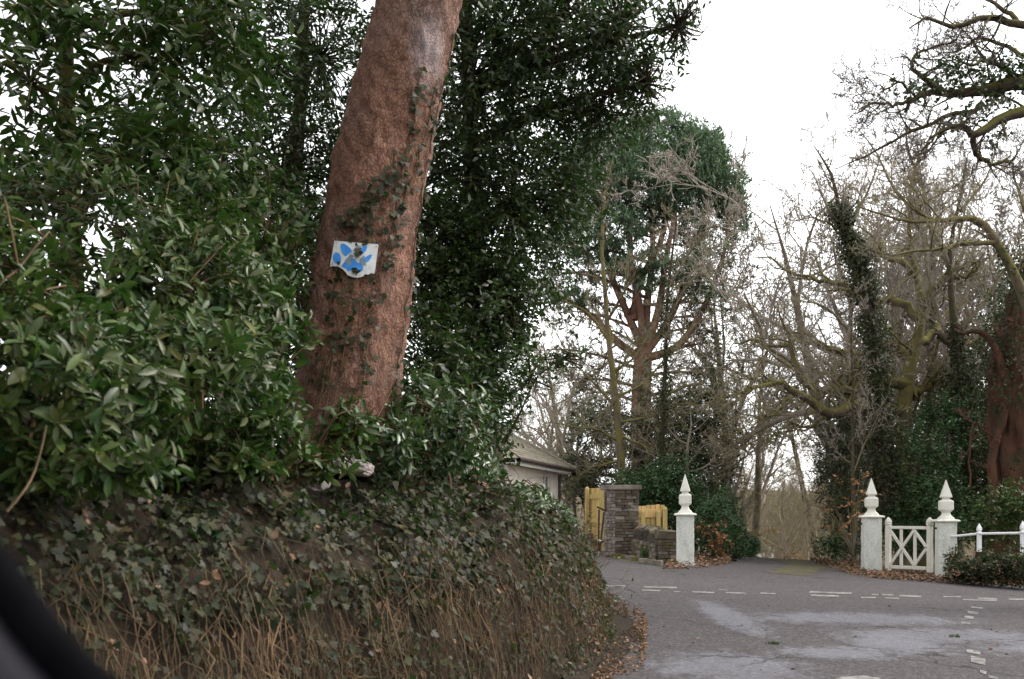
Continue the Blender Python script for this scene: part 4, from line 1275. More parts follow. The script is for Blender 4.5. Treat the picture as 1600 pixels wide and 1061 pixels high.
petals = [(pz([(405, 300), (455, 292), (510, 325), (560, 375), (580, 415), (545, 440), (510, 460), (490, 485), (450, 465), (425, 420), (405, 360)]), 'paw_blue'),
          (pz([(290, 470), (315, 428), (350, 420), (390, 450), (415, 510), (405, 580), (360, 600), (310, 575), (285, 520)]), 'paw_blue'),
          (pz([(620, 420), (690, 405), (740, 340), (790, 315), (808, 345), (790, 400), (750, 440), (700, 480), (650, 480), (620, 455)]), 'paw_blue'),
          (pz([(740, 540), (790, 490), (850, 455), (882, 460), (860, 510), (820, 560), (780, 585), (745, 570)]), 'paw_blue'),
          (pz([(420, 630), (470, 560), (540, 515), (610, 525), (660, 580), (720, 610), (750, 650), (735, 700), (700, 722), (650, 690), (580, 700), (520, 705), (490, 670), (440, 650)]), 'paw_blue'),
          (pz([(470, 545), (520, 500), (560, 450), (600, 480), (560, 560), (580, 600), (530, 615), (490, 590)]), 'paw_worn'),
          (pz([(640, 400), (600, 390), (660, 320), (720, 340), (700, 390)]), 'paw_worn'),
          (pz([(690, 590), (700, 520), (760, 470), (770, 500), (730, 560), (790, 620), (740, 615)]), 'paw_worn'),
          (pz([(650, 420), (700, 410), (740, 440), (700, 478), (655, 470)]), 'paw_worn')]
for q, (pts, mt) in enumerate(petals):
    link('paw_print', outline_mesh('paw_print', pts, .0025 + .0004 * q, .002, False), MATS[mt], sign)
for u, v in ((525, 377.8), (587.5, 384), (519, 412)):
    bm = bmesh.new(); bmesh.ops.create_uvsphere(bm, u_segments=8, v_segments=6, radius=.004)
    link('nail', bm_mesh('nail', bm), MATS['nail'], sign, at=tuple(sp(u, v, .004)))

# ================================================================== RHODODENDRONS ON THE BANK
def above_bank(p, margin=.02):
    z, d_ = bank(p[:, 0], p[:, 1])
    return (p[:, 2] > z + margin)

def rhodo(label, blobs, dens, L, k=(4, 9), seed=0, near=0, mat='rhodo', group=None, stems=10, wr=.3, tpl='leaf8', ground_check=True, name='rhododendron', cat='shrub', th=(25, 118)):
    """bush of leaf rosettes on shoots, with woody stems from one root"""
    lv = Leaves(); allp = []
    for bi, (c, r) in enumerate(blobs):
        area = 4 * PI * ((r[0] * r[1]) ** 1.6 / 3 + (r[0] * r[2]) ** 1.6 / 3 + (r[1] * r[2]) ** 1.6 / 3) ** (1 / 1.6)
        n = int(area * dens)
        d_ = sph(n)
        d_[:, 1] = np.where((d_[:, 1] > .3) & (rng.random(n) < .6), -d_[:, 1], d_[:, 1])
        w = Waves(.9, seed=seed + bi); w2 = Waves(.35, seed=seed + bi + 50)
        rad = (1 - np.abs(rng.normal(0, .16, n))) * (1 + .16 * w(c + d_ * r) + .08 * w2(c + d_ * r))
        p = c + d_ * r * rad[:, None]
        ok = (w2(p) > -.75) & (p[:, 1] > 1.0)
        if ground_check: ok &= above_bank(p)
        p, d_ = p[ok], d_[ok]
        ax = unit(d_ * .7 + np.array([0, 0, .55]) + rng.normal(0, .35, d_.shape))
        whorls(lv, p, ax, k, L, wr, th)
        allp.append(p)
    allp = np.concatenate(allp)
    c0, r0 = blobs[0]
    root = np.array([c0[0], c0[1] + .1, c0[2] - r0[2]])
    if ground_check: root[2] = float(bank(np.array([root[0]]), np.array([root[1]]))[0][0])
    t = thing(name, label, cat, root, group)
    m = split_near(lv, near) if near else None
    if near:
        leaf_objects(lv.select(m), tpl, mat, t); lv = lv.select(~m)
    link('foliage', lv.mesh('foliage', tpl), MATS[mat], t, kind='stuff')
    st = []
    pk = allp[rng.choice(len(allp), min(len(allp), stems * 12), replace=False)]
    for q in range(stems):
        tgt = root + (pk[q] - root) * .8
        mid_ = root + (tgt - root) * .45 + np.array([0, 0, .1]) + rng.normal(0, .08, 3)
        main = catmull([root + rng.normal(0, .05, 3) * [1, 1, 0], mid_, tgt], 9)
        st.append((main, np.linspace(.022, .007, 9)))
    mains = np.concatenate([a[3:] for a, _ in st])
    for e in pk[stems:]:
        b_ = mains[np.argmin(((mains - e) ** 2).sum(1))]
        if np.linalg.norm(e - b_) < 1.6: st.append((catmull([b_, (b_ + e) / 2 + rng.normal(0, .06, 3), e], 5), np.linspace(.007, .004, 5)))
    link('stems', tube_mesh('stems', st, 5), MATS['vine'], t)
    return t

rhodo('rhododendron with large dark leaves filling the far left edge', [ell(30, 610, 4.3, 230, 150, .6), ell(-40, 490, 4.6, 180, 180, .6), ell(110, 722, 4.1, 170, 40, .22)], 125, (.055, .12), seed=1, wr=.33, near=300)
rhodo('rhododendron with glossy leaf rosettes left of the pine trunk', [ell(280, 600, 5.6, 180, 140, .8), ell(310, 480, 6.2, 160, 150, .7), ell(340, 722, 5.3, 130, 36, .25)], 125, (.055, .115), seed=2, wr=.33, near=300)
rhodo('rhododendron low in front of the pine, sprays over the pale stones', [ell(405, 690, 5.7, 95, 60, .35), ell(545, 665, 6.2, 42, 45, .2), ell(515, 722, 5.95, 45, 26, .12)], 120, (.055, .12), seed=3, wr=.33, near=200, stems=6)
rhodo('taller rhododendron behind, its top against the sky on the left', [ell(160, 400, 6.8, 270, 150, .9), ell(390, 400, 7.4, 120, 150, .8)], 85, (.06, .115), seed=4, wr=.33, tpl='leaf6', stems=16)
rhodo('rhododendron bush right at the pine base in front of the dark oak', [ell(690, 660, 7.6, 85, 85, .45), ell(600, 690, 7.0, 60, 55, .25)], 95, (.07, .11), seed=5, stems=6, mat='laurel', wr=.32)

# small stray shoots on the bank lip
rhodo('low laurel shrub over the far end of the bank', [ell(785, 800, 9.6, 84, 50, .5), ell(850, 818, 11.2, 52, 42, .45), ell(735, 745, 9.0, 56, 60, .4), ell(822, 788, 10.8, 48, 30, .35)], 200, (.055, .095), seed=6, mat='laurel', wr=.42, name='laurel_shrub', stems=8)

# ================================================================== EVERGREEN TREES BEHIND THE PINE
def evergreen_tree(name, label, base, trunk_pts, blobs, mat, L, wr, r0, tpl='leaf6', clump=.5, thr=-.3, seed=0, bark='dark_bark', group=None, limbs=True, twigs=60):
    t = thing(name, label, 'tree', base, group)
    pts = catmull(trunk_pts, 16)
    link('trunk', tube_mesh('trunk', [(pts, np.linspace(r0, r0 * .35, 16))], 10), MATS[bark], t)
    lv = Leaves(); lb = []; ml = []
    R = random.Random(seed)
    for bi, (c, r, n) in enumerate(blobs):
        p, d_ = scatter_leaves(lv, c, r, n, L, wr, clump, thr, .25, seed=seed + bi * 3)
        a = pts[np.argmin(((pts - c) ** 2).sum(1) + .5 * (pts[:, 2] - (c[2] - r[2])) ** 2)]
        ml.append((catmull([a, (a + c) / 2 + np.array([0, 0, .1]), c], 8), np.linspace(r0 * .4, r0 * .14, 8)))
        for q in p[rng.choice(len(p), min(len(p), twigs), replace=False)]:
            m_ = (c + q) / 2 + rng.normal(0, .12, 3) * r / r.max()
            lb.append((catmull([c + (q - c) * .05, m_, q], 6), np.linspace(.012, .004, 6)))
    for q in ml: link('limb', tube_mesh('limb', [q], 6), MATS[bark], t)
    link('twigs', tube_mesh('twigs', lb), MATS[bark], t, kind='stuff')
    link('crown', lv.mesh('crown', tpl), MATS[mat], t, kind='stuff')
    return t
E = lambda u, v, Y, ru, rv, rY, n: (*ell(u, v, Y, ru, rv, rY), n)
evergreen_tree('holm_oak', 'dark small-leaved evergreen oak towering right of the pine trunk', P(770, 760, 12.2), [P(770, 760, 12.2), P(755, 560, 12.2), P(740, 330, 12.2), P(730, 60, 12.2), P(720, -200, 12.2)],
               [E(740, 120, 12.0, 150, 250, 1.7, 12500), E(860, 40, 11.6, 130, 170, 1.3, 8200), E(970, 40, 11.3, 95, 110, .9, 2300), E(800, 330, 12.0, 120, 160, 1.4, 10500), E(745, 500, 11.6, 85, 150, 1.2, 8500),
                E(735, 640, 11.0, 72, 110, 1.0, 5500), E(935, 170, 11.8, 90, 75, .8, 2100), E(650, 300, 12.6, 120, 260, 1.2, 5200), E(820, -120, 12, 260, 120, 1.6, 5000), E(1010, 130, 11.2, 45, 60, .5, 420), E(1060, 40, 11.2, 45, 55, .4, 240), E(880, 300, 12, 70, 90, .8, 1700), E(800, 480, 11.2, 40, 90, .6, 1600), E(680, 590, 10.6, 60, 130, .9, 5200), E(680, 410, 11.3, 60, 120, .9, 4800)],
               'holm', (.06, .10), .38, .16, seed=20, twigs=70, clump=.38, thr=-.08)
evergreen_tree('bay_tree', 'tall loose evergreen behind the rhododendrons, sky showing through', P(430, 620, 11.5), [P(430, 620, 11.5), P(445, 400, 11.5), P(470, 150, 11.5), P(480, -200, 11.5)],
               [E(500, 90, 11.5, 130, 190, 1.5, 5600), E(370, 60, 11.0, 150, 150, 1.3, 3800), E(440, 270, 11.0, 130, 120, 1.2, 4600), E(560, 330, 11.5, 80, 200, 1.0, 3400), E(280, 230, 10.0, 170, 90, 1.0, 3300), E(420, -120, 11, 250, 90, 1.4, 2800), E(470, 480, 10.5, 110, 150, 1.0, 5200), E(380, 330, 10.5, 150, 80, 1, 3000), E(370, 625, 9.6, 130, 65, .8, 3600), E(180, 560, 9.0, 160, 90, .8, 3600)],
               'holm', (.06, .10), .36, .13, seed=30, thr=-.15)
evergreen_tree('cherry_laurel', 'thin mossy trunk with large sparse leaves at the top left corner', P(118, 560, 8.2), [P(118, 560, 8.2), P(108, 300, 8.2), P(104, 100, 8.2), P(100, -200, 8.2)],
               [E(210, 90, 8.0, 150, 110, .9, 950), E(50, 130, 7.6, 90, 90, .8, 330), E(60, 0, 7.6, 110, 70, .8, 320), E(320, 30, 8.2, 110, 90, .8, 950), E(190, 250, 7.8, 170, 70, .7, 1100), E(30, 290, 7.4, 90, 60, .5, 500)],
               'rhodo', (.10, .16), .34, .10, seed=40, thr=-.05, bark='oak_mossy', tpl='leaf8', twigs=22)
evergreen_tree('young_holly', 'thin leafy sprig hanging in the gap left of the far pine', P(790, 690, 10.6), [P(790, 690, 10.6), P(815, 640, 10.5), P(840, 590, 10.4), P(885, 555, 10.3)],
               [E(828, 590, 10.5, 36, 50, .3, 230), E(880, 560, 10.4, 32, 24, .25, 130)], 'laurel', (.05, .085), .4, .014, seed=50, twigs=14)

# ================================================================== TREES BEYOND THE JUNCTION
def zg(x, y): return float(ground(x, y))

# far domed pine
PYY = 38.0
R = random.Random(21); br = []
pine2 = thing('domed_pine', 'tall green domed pine with many reddish limbs behind the stone pier', 'tree', P(1003, 800, PYY))
guided(br, [(1003, 815), (1004, 740), (1002, 660), (1003, 590), (1006, 545)], PYY, .46, .32, OAK, R, 0, 1, lvl=0)
stems_ = [[(1006, 550), (985, 500), (955, 430), (942, 370), (930, 300), (920, 240)], [(1006, 548), (1000, 480), (985, 400), (985, 320), (975, 230)], [(1008, 545), (1012, 470), (1020, 390), (1015, 310), (1010, 210)],
          [(1010, 545), (1030, 480), (1040, 410), (1055, 330), (1065, 260)], [(1010, 550), (1045, 500), (1075, 430), (1095, 360), (1105, 300)], [(1000, 560), (960, 530), (920, 490), (880, 465), (845, 445)],
          [(990, 500), (1000, 440), (1035, 370), (1040, 290), (1050, 200)], [(1010, 560), (1060, 540), (1100, 480), (1130, 400), (1140, 330)]]
SP = dict(OAK, kids=[6, 5, 4, 3], len=[.5, .42, .45, .4], tip=.006, gnarl=[.1, .2, .25, .25], lift=.8)
tips = []
for q, s in enumerate(stems_):
    ys = PYY + np.linspace(0, (-1) ** q * rng.uniform(.2, 1.0), len(s))
    guided(br, s, PYY, .17, .04, SP, R, 7, 2.0, lvl=1, dY=ys)
n_up = len(br)
for q, v_ in enumerate(np.linspace(395, 690, 22)):
    sd_ = -1 if q % 2 else 1
    l_ = rng.uniform(80, 165) * (1.0 if v_ < 620 else .8); c_ = 1004 + rng.uniform(-8, 8)
    rise = rng.uniform(-25, 30)
    s_ = [(c_, v_), (c_ + sd_ * l_ * .35, v_ - 14 - rise * .3), (c_ + sd_ * l_ * .7, v_ - 18 - rise * .7), (c_ + sd_ * l_, v_ - 10 - rise)]
    guided(br, s_, PYY, .07, .012, dict(SP, lift=.2, ang=(25, 60)), R, 10, 1.5, lvl=1, npt=10, dY=PYY + np.linspace(0, rng.uniform(-2.5, 2.0), 4))
lvs = Leaves()
for pts, rad, l in br[n_up:]:
    if l >= 3 and rng.random() < .5:
        e_ = np.array(pts[-1])
        lvs.add(np.repeat(e_[None], 5, 0), unit(sph(5) + np.array([0, 0, .3])), sph(5), rng.uniform(.14, .26, 5), .05)
link('lower_foliage', lvs.mesh('lower_foliage', 'tri'), MATS['yew'], pine2, kind='stuff')
tree_from(br, pine2, ('scots_bark', 'scots_bark', 'twig_red'))
lv = Leaves()
def tufts(lv, c, r, n, L, W, per=7, clump=.8, thr=-.2, seed=0):
    w = Waves(clump, seed=seed); k_ = n * 3
    d_ = sph(k_); rad = rng.uniform(.15, 1, k_) ** (1 / 2.4) * (1 + .15 * Waves(1.5, seed=seed + 1)(d_ * 2))
    p = c + d_ * rad[:, None] * r
    ok = w(p * [1, 1, 1.7]) > thr
    p = p[ok][:n]; m_ = len(p)
    pp = np.repeat(p, per, 0)
    dirs = unit(sph(m_ * per) * .8 + np.array([0, 0, .45]))
    lv.add(pp + rng.normal(0, L * .25, pp.shape), dirs, sph(m_ * per) * .6 + [0, 0, 1.0], rng.uniform(.6, 1.1, m_ * per) * L, W)
for q, (u, v, ru, rv, n) in enumerate([(960, 235, 75, 62, 1500), (1035, 225, 75, 58, 1500), (1085, 255, 55, 62, 1150), (920, 300, 60, 60, 1000), (1000, 290, 80, 60, 1250), (1065, 310, 48, 46, 650), (1120, 290, 42, 48, 520), (965, 360, 48, 42, 520),
                                       (1085, 365, 34, 26, 260), (890, 370, 36, 36, 300), (1010, 345, 40, 30, 300), (920, 390, 40, 22, 200), (1000, 455, 30, 20, 90), (870, 440, 30, 14, 90), (1140, 330, 24, 40, 200), (1110, 390, 30, 14, 80), (930, 250, 60, 60, 700), (1135, 300, 34, 40, 420), (1150, 350, 20, 34, 200), (1100, 235, 44, 34, 480), (900, 330, 50, 40, 420), (1040, 270, 100, 70, 900), (950, 425, 55, 26, 330), (1065, 425, 55, 24, 330), (1105, 460, 40, 18, 200), (895, 470, 40, 18, 200), (1000, 410, 60, 26, 300)]):
    c, r = ell(u, v, PYY + rng.uniform(-1.2, 1.2), ru, rv, 1.6)
    tufts(lv, c, r * np.array([1, 1, .9]), int(n * .62), .24, .06, 8, .7, .25, 200 + q)
link('crown', lv.mesh('crown', 'tri'), MATS['needle'], pine2)

# small bare oak in front of it, ivy-clad stem beside, dark yew beneath
def ivy_on(t, pts, rad, n, L=.065, spread=1.6, name='ivy', mat='ivy'):
    lv = Leaves(); pts = np.asarray(pts)
    i = rng.uniform(0, len(pts) - 1.01, n); a = i.astype(int); f = (i - a)[:, None]
    c = pts[a] * (1 - f) + pts[a + 1] * f
    r = np.interp(i, np.arange(len(rad)), rad)
    d_ = sph(n); w = Waves(.9, seed=n)(c + d_ * .1)
    ok = w > -.95
    rr = (r[:, None] * (1 + spread * np.abs(rng.normal(0, .6, (n, 1)))) + np.abs(rng.normal(0, .05, (n, 1)))) * (1 + .28 * w[:, None])
    p = c + d_ * rr * np.array([1, 1, .6])
    p, d_ = p[ok], d_[ok]; k_ = len(p)
    lv.add(p, np.array([0, 0, -.7]) + rng.normal(0, .6, (k_, 3)), d_ + np.array([0, 0, .5]) + rng.normal(0, .3, (k_, 3)), rng.uniform(.7, 1.3, k_) * L, rng.uniform(.7, 1.2, k_) * L * .8)
    link(name, lv.mesh(name, 'quad'), MATS[mat], t, kind='stuff')

R = random.Random(31); br = []
t = thing('bare_oak', 'slender bare oak with yellowish lichen branches above the stone pier', 'tree', P(976, 800, 29.5))
p1 = guided(br, [(978, 815), (972, 740), (966, 660), (958, 590), (950, 520), (945, 450), (940, 380), (946, 300)], 29.5, .13, .03, SPINDLY, R, 10, 1.5, lvl=0, npt=16)
for s in ([(968, 690), (930, 670), (900, 668), (865, 660)], [(966, 640), (920, 590), (890, 560), (870, 520)], [(968, 680), (1010, 700), (1040, 715)], [(957, 580), (990, 560), (1010, 530), (1040, 500)], [(962, 620), (1005, 600), (1040, 560), (1075, 545)],
          [(968, 720), (930, 730), (895, 750)], [(955, 540), (920, 490), (880, 470)], [(950, 500), (985, 440), (1010, 400)], [(968, 660), (1020, 650), (1070, 630), (1110, 640)]):
    guided(br, s, 29.5, .045, .012, SPINDLY, R, 9, 1.1, lvl=1, npt=9, dY=29.5 + np.linspace(0, rng.uniform(-1.6, 1.2), len(s)))
tree_from(br, t, ('oak_mossy', 'oak_mossy', 'twig_brown'))

R = random.Random(32); br = []
t = thing('ivy_clad_tree', 'thin bare tree sleeved in ivy right of the stone pier', 'tree', P(1030, 800, 28.5))
p1 = guided(br, [(1030, 815), (1033, 720), (1036, 640), (1040, 560), (1042, 480), (1050, 400), (1058, 340)], 28.5, .09, .02, SPINDLY, R, 12, 1.4, lvl=0, npt=16)
for s in ([(1040, 560), (1075, 520), (1110, 490), (1150, 480)], [(1042, 500), (1080, 440), (1120, 420)], [(1036, 620), (1080, 600), (1130, 600)], [(1045, 450), (1085, 385), (1130, 350)]):
    guided(br, s, 28.5, .035, .01, SPINDLY, R, 9, 1.15, lvl=1, npt=9, dY=28.5 + np.linspace(0, rng.uniform(-1, 1), len(s)))
tree_from(br, t, ('dark_bark', 'oak_bark', 'twig_brown'))
ivy_on(t, p1[:12], np.linspace(.10, .08, 12), 2600, .07, 1.3)

evergreen_tree('yew_tree', 'broad grey-green yew behind the wall left of the drive', P(1000, 810, 33), [P(1000, 810, 33), P(1000, 740, 33), P(1005, 650, 33)],
               [E(930, 680, 32, 52, 70, 1.6, 4200), E(1000, 660, 33.5, 75, 70, 1.8, 7000), E(900, 740, 32, 34, 44, 1.2, 2200), E(1075, 690, 33, 78, 80, 1.8, 9500), E(965, 770, 31, 70, 50, 1.4, 5000), E(1060, 760, 32, 80, 60, 1.6, 7000), E(1130, 660, 33.5, 30, 50, 1, 900), E(1110, 620, 34, 40, 40, 1.2, 1300)],
               'yew', (.09, .17), .38, .2, seed=60, clump=1.0, thr=-.05, twigs=120, tpl='quad')
evergreen_tree('holly_tree', 'dense deep green holly directly behind the timber fence panel', P(1040, 830, 28), [P(1040, 830, 28), P(1042, 780, 28), P(1040, 740, 28)],
               [E(1025, 790, 27.6, 55, 48, .9, 5200), E(1075, 800, 27.8, 40, 60, .9, 4200), E(985, 775, 27.8, 40, 40, .8, 2600), E(1050, 750, 28, 50, 40, .9, 2800)], 'evergreen', (.06, .11), .55, .07, seed=70, clump=.8, twigs=30, tpl='quad')
rhodo('rounded rhododendron on the left edge of the drive behind the white pier', [ell(1118, 815, 25.5, 42, 52, .9), ell(1145, 845, 26.5, 24, 26, .6)], 60, (.10, .15), seed=8, mat='evergreen', ground_check=False, tpl='leaf6', stems=6)
rhodo('small rhododendron further down the drive on its left', [ell(1166, 852, 30, 22, 20, .6)], 60, (.10, .15), seed=9, mat='evergreen', ground_check=False, tpl='leaf6', stems=4)

def copper(label, blobs, base, n=2):
    t = thing('beech_sapling', label, 'sapling', base)
    lv = Leaves(); st = []
    for c, r, k_ in blobs:
        p, d_ = scatter_leaves(lv, c, r, k_, (.06, .11), .6, .5, .1, .0, seed=int(c[0] * 100))
        for q in p[::max(1, len(p) // 5)]: st.append((catmull([np.array(base), (np.array(base) + q) / 2 + [0, 0, .2], q], 6), np.linspace(.008, .003, 6)))
    link('stems', tube_mesh('stems', st, 4), MATS['oak_bark'], t)
    link('crown', lv.mesh('crown', 'leaf6'), MATS['copper_leaf'], t)
copper('orange brown dead-leaved beech sapling left of the drive', [E(1122, 838, 24.6, 22, 20, .4, 150), E(1105, 820, 24.8, 14, 16, .3, 45), E(1150, 850, 25.6, 18, 6, .3, 40), E(1115, 857, 24.5, 20, 7, .3, 60)], P(1120, 872, 24.8))
copper('copper-leaved beech sapling left of the gate piers', [E(1330, 800, 23.2, 22, 48, .6, 90), E(1312, 835, 23.4, 22, 22, .5, 50), E(1345, 760, 23.5, 14, 40, .5, 45), E(1300, 790, 23.8, 18, 40, .5, 30)], P(1333, 868, 23.3))
copper('orange dead-leaved beech at the end of the drive', [E(1240, 870, 40, 14, 8, .8, 200), E(1195, 832, 40, 20, 14, .8, 90)], P(1240, 884, 40))

# ================================================================== RIGHT-HAND WOOD
TW = dict(OAK, kids=[6, 7, 6, 6], len=[.55, .55, .55, .5], tip=.004)
# gnarled old oak with long level limbs
R = random.Random(41); br = []
Y0 = 27.0
t = thing('old_oak', 'gnarled mossy oak with thick limbs twisting left over the drive', 'tree', P(1418, 815, Y0))
p1 = guided(br, [(1420, 825), (1416, 740), (1412, 660), (1418, 590), (1432, 540), (1440, 480), (1430, 420), (1420, 360), (1424, 290)], Y0, .27, .015, TW, R, 5, 2.2, lvl=0, npt=18)
limbs = [([(1415, 640), (1370, 640), (1335, 632), (1300, 640), (1270, 632), (1240, 605), (1205, 600), (1175, 612), (1150, 605)], .19, .03, -2.5), ([(1418, 600), (1380, 590), (1340, 605), (1300, 612), (1262, 598), (1240, 565), (1228, 520), (1215, 480)], .17, .03, -1.0),
         ([(1425, 560), (1390, 540), (1345, 560), (1300, 545), (1255, 530), (1215, 540), (1170, 530), (1140, 545)], .13, .02, 1.5), ([(1432, 540), (1460, 520), (1500, 545), (1540, 530), (1580, 545)], .13, .03, 1.0),
         ([(1436, 500), (1400, 470), (1350, 470), (1310, 440), (1265, 440), (1220, 410), (1180, 400)], .12, .02, 2.0), ([(1440, 480), (1470, 440), (1510, 430), (1550, 400)], .10, .02, -1.0), ([(1430, 430), (1390, 400), (1350, 390), (1300, 350), (1260, 340)], .09, .02, -1.5),
         ([(1240, 605), (1215, 640), (1180, 650), (1140, 640)], .05, .012, -3.0), ([(1300, 640), (1270, 665), (1230, 660), (1200, 690), (1165, 700)], .05, .012, -2.0), ([(1335, 632), (1330, 600), (1345, 570), (1375, 555)], .07, .03, -.3), ([(1425, 620), (1455, 600), (1490, 580)], .11, .04, .8),
         ([(1425, 400), (1440, 340), (1425, 290), (1430, 240)], .08, .015, 0)]
for s, a, b_, dy in limbs:
    guided(br, s, Y0, a * 1.05, b_ * .6, TW, R, 15, 1.75, lvl=1, npt=20, dY=Y0 + np.linspace(0, dy, len(s)), wob=.06)
tree_from(br, t, ('oak_mossy', 'oak_mossy', 'twig_brown'))

# ivy-clad trunks beside it
def ivy_tree(label, pix, Y, r0, limbs, n, seed, mats=('dark_bark', 'oak_bark', 'twig_grey'), upto=.8, il=.075, spread=1.5, kids=9, klen=1.4):
    R = random.Random(seed); br = []
    t = thing('ivy_clad_tree', label, 'tree', P(*pix[0], Y))
    p = guided(br, pix, Y, r0, .012, SPINDLY, R, kids, klen, lvl=0, npt=18)
    for s, a, b_, dy in limbs: guided(br, s, Y, a, b_, SPINDLY, R, 9, 1.4, lvl=1, npt=10, dY=Y + np.linspace(0, dy, len(s)))
    tree_from(br, t, mats)
    k_ = int(18 * upto)
    if n: ivy_on(t, p[:k_], np.linspace(r0, r0 * .4, k_), n, il, spread)
    return t
ivy_tree('straight trunk thick with ivy between the drive and small gate', [(1392, 825), (1384, 740), (1376, 650), (1368, 560), (1352, 460), (1336, 385), (1312, 330), (1300, 275), (1272, 228)], 24.6, .20,
         [([(1370, 570), (1330, 520), (1290, 480), (1250, 470)], .05, .012, -1), ([(1360, 500), (1400, 450), (1440, 420)], .05, .012, .5), ([(1340, 400), (1300, 340), (1270, 270)], .04, .01, 0), ([(1330, 350), (1360, 290), (1380, 230)], .04, .01, .5)], 15000, 51, spread=2.3)
ivy_tree('ivy trunk leaning right behind the right hand gate pier', [(1525, 830), (1515, 740), (1508, 650), (1498, 570), (1488, 480), (1485, 390), (1500, 310), (1512, 240)], 25.5, .17,
         [([(1500, 560), (1470, 500), (1450, 430), (1440, 350)], .06, .015, .5), ([(1495, 520), (1540, 470), (1570, 420), (1600, 390)], .06, .015, -.5), ([(1488, 420), (1455, 350), (1440, 280), (1432, 215)], .05, .012, 0), ([(1500, 330), (1540, 280), (1560, 220)], .04, .01, .4)], 5200, 52, upto=.6, spread=1.9)
ivy_tree('slim pale bare stem left of the first gate pier', [(1334, 870), (1333, 780), (1332, 690), (1333, 600), (1330, 520), (1335, 450)], 24.0, .055,
         [([(1333, 740), (1352, 690), (1372, 650)], .02, .008, 0), ([(1332, 640), (1300, 600), (1270, 580)], .02, .008, 0)], 0, 53, kids=6, klen=.9)
ivy_tree('upright bare ash in the thicket, middle of the right wood', [(1445, 825), (1450, 700), (1455, 560), (1458, 440), (1450, 320), (1420, 240), (1415, 180)], 29, .13,
         [([(1455, 470), (1490, 400), (1510, 320), (1530, 250)], .05, .012, .5), ([(1452, 350), (1400, 300), (1370, 240), (1340, 200)], .05, .012, -.5), ([(1430, 260), (1455, 210), (1470, 170)], .03, .01, 0)], 0, 54, kids=12, klen=1.7)
ivy_tree('bare tree with a bent mossy arm at the right edge', [(1640, 640), (1612, 500), (1585, 430), (1557, 379), (1527, 343), (1463, 345), (1414, 345), (1338, 322)], 20.5, .13,
         [([(1557, 379), (1504, 381), (1463, 390), (1429, 392), (1390, 400)], .055, .012, -.6), ([(1600, 470), (1620, 400), (1600, 330), (1580, 260)], .05, .015, .6), ([(1463, 345), (1430, 330), (1400, 300)], .03, .008, 0)], 300, 55, ('oak_mossy', 'oak_mossy', 'twig_brown'), .5, kids=10, klen=1.4)

# huge reddish trunk on the right
R = random.Random(61); br = []
t = thing('redwood', 'massive shaggy red-brown trunk in the shade at the right edge', 'tree', P(1592, 790, 22.5))
p1 = catmull([P(u, v, 22.5) for u, v in [(1600, 860), (1590, 760), (1586, 690), (1580, 620), (1580, 560), (1604, 470), (1640, 370), (1690, 200)]], 120)
rw = np.interp(np.linspace(0, 1, 120), [0, .12, .4, .7, 1], [.66, .52, .44, .36, .2])
ta_ = unit(np.gradient(p1, axis=0)); xa = unit(np.cross(np.array([0, 1.0, 0]), ta_)); ya = np.cross(ta_, xa)
an = np.arange(64) * 2 * PI / 64
rg_ = np.cos(an)[None, :, None] * xa[:, None] + np.sin(an)[None, :, None] * ya[:, None]
b3 = p1[:, None] + rg_ * rw[:, None, None]
fl = Waves(.20, seed=9)(b3 * [1, 1, .12]) * .05 + Waves(.5, seed=10)(b3 * [1, 1, .3]) * .07 + Waves(.07, seed=11)(b3 * [1, 1, .25]) * .018
b3 = (b3 + rg_ * fl[..., None]).reshape(-1, 3)
i = np.arange(119)[:, None] * 64; j = np.arange(64)[None]; j2 = (j + 1) % 64
link('trunk', mesh_np('trunk', b3, [np.stack([i + j, i + j2, i + 64 + j2, i + 64 + j], -1).reshape(-1, 4)], smooth=True), MATS['red_bark'], t)
for s, a, b_ in (([(1575, 600), (1556, 548), (1540, 522), (1520, 517), (1500, 522)], .09, .04), ([(1560, 800), (1550, 740), (1556, 690), (1572, 640)], .11, .08), ([(1582, 540), (1600, 510), (1640, 500)], .10, .05), ([(1565, 690), (1535, 670), (1522, 660), (1515, 700), (1516, 760)], .025, .018)):
    guided(br, s, 22.2, a, b_, OAK, R, 3, .6, lvl=1, npt=14, wob=.012)
tree_from(br, t, ('red_bark', 'red_bark', 'twig_red'))
ivy_on(t, p1[50::5], np.linspace(.5, .35, 14), 5500, .07, .8)
ivy_on(t, p1[5:40:5] + np.array([.15, 0, 0]), np.full(7, .5), 1200, .07, .5)

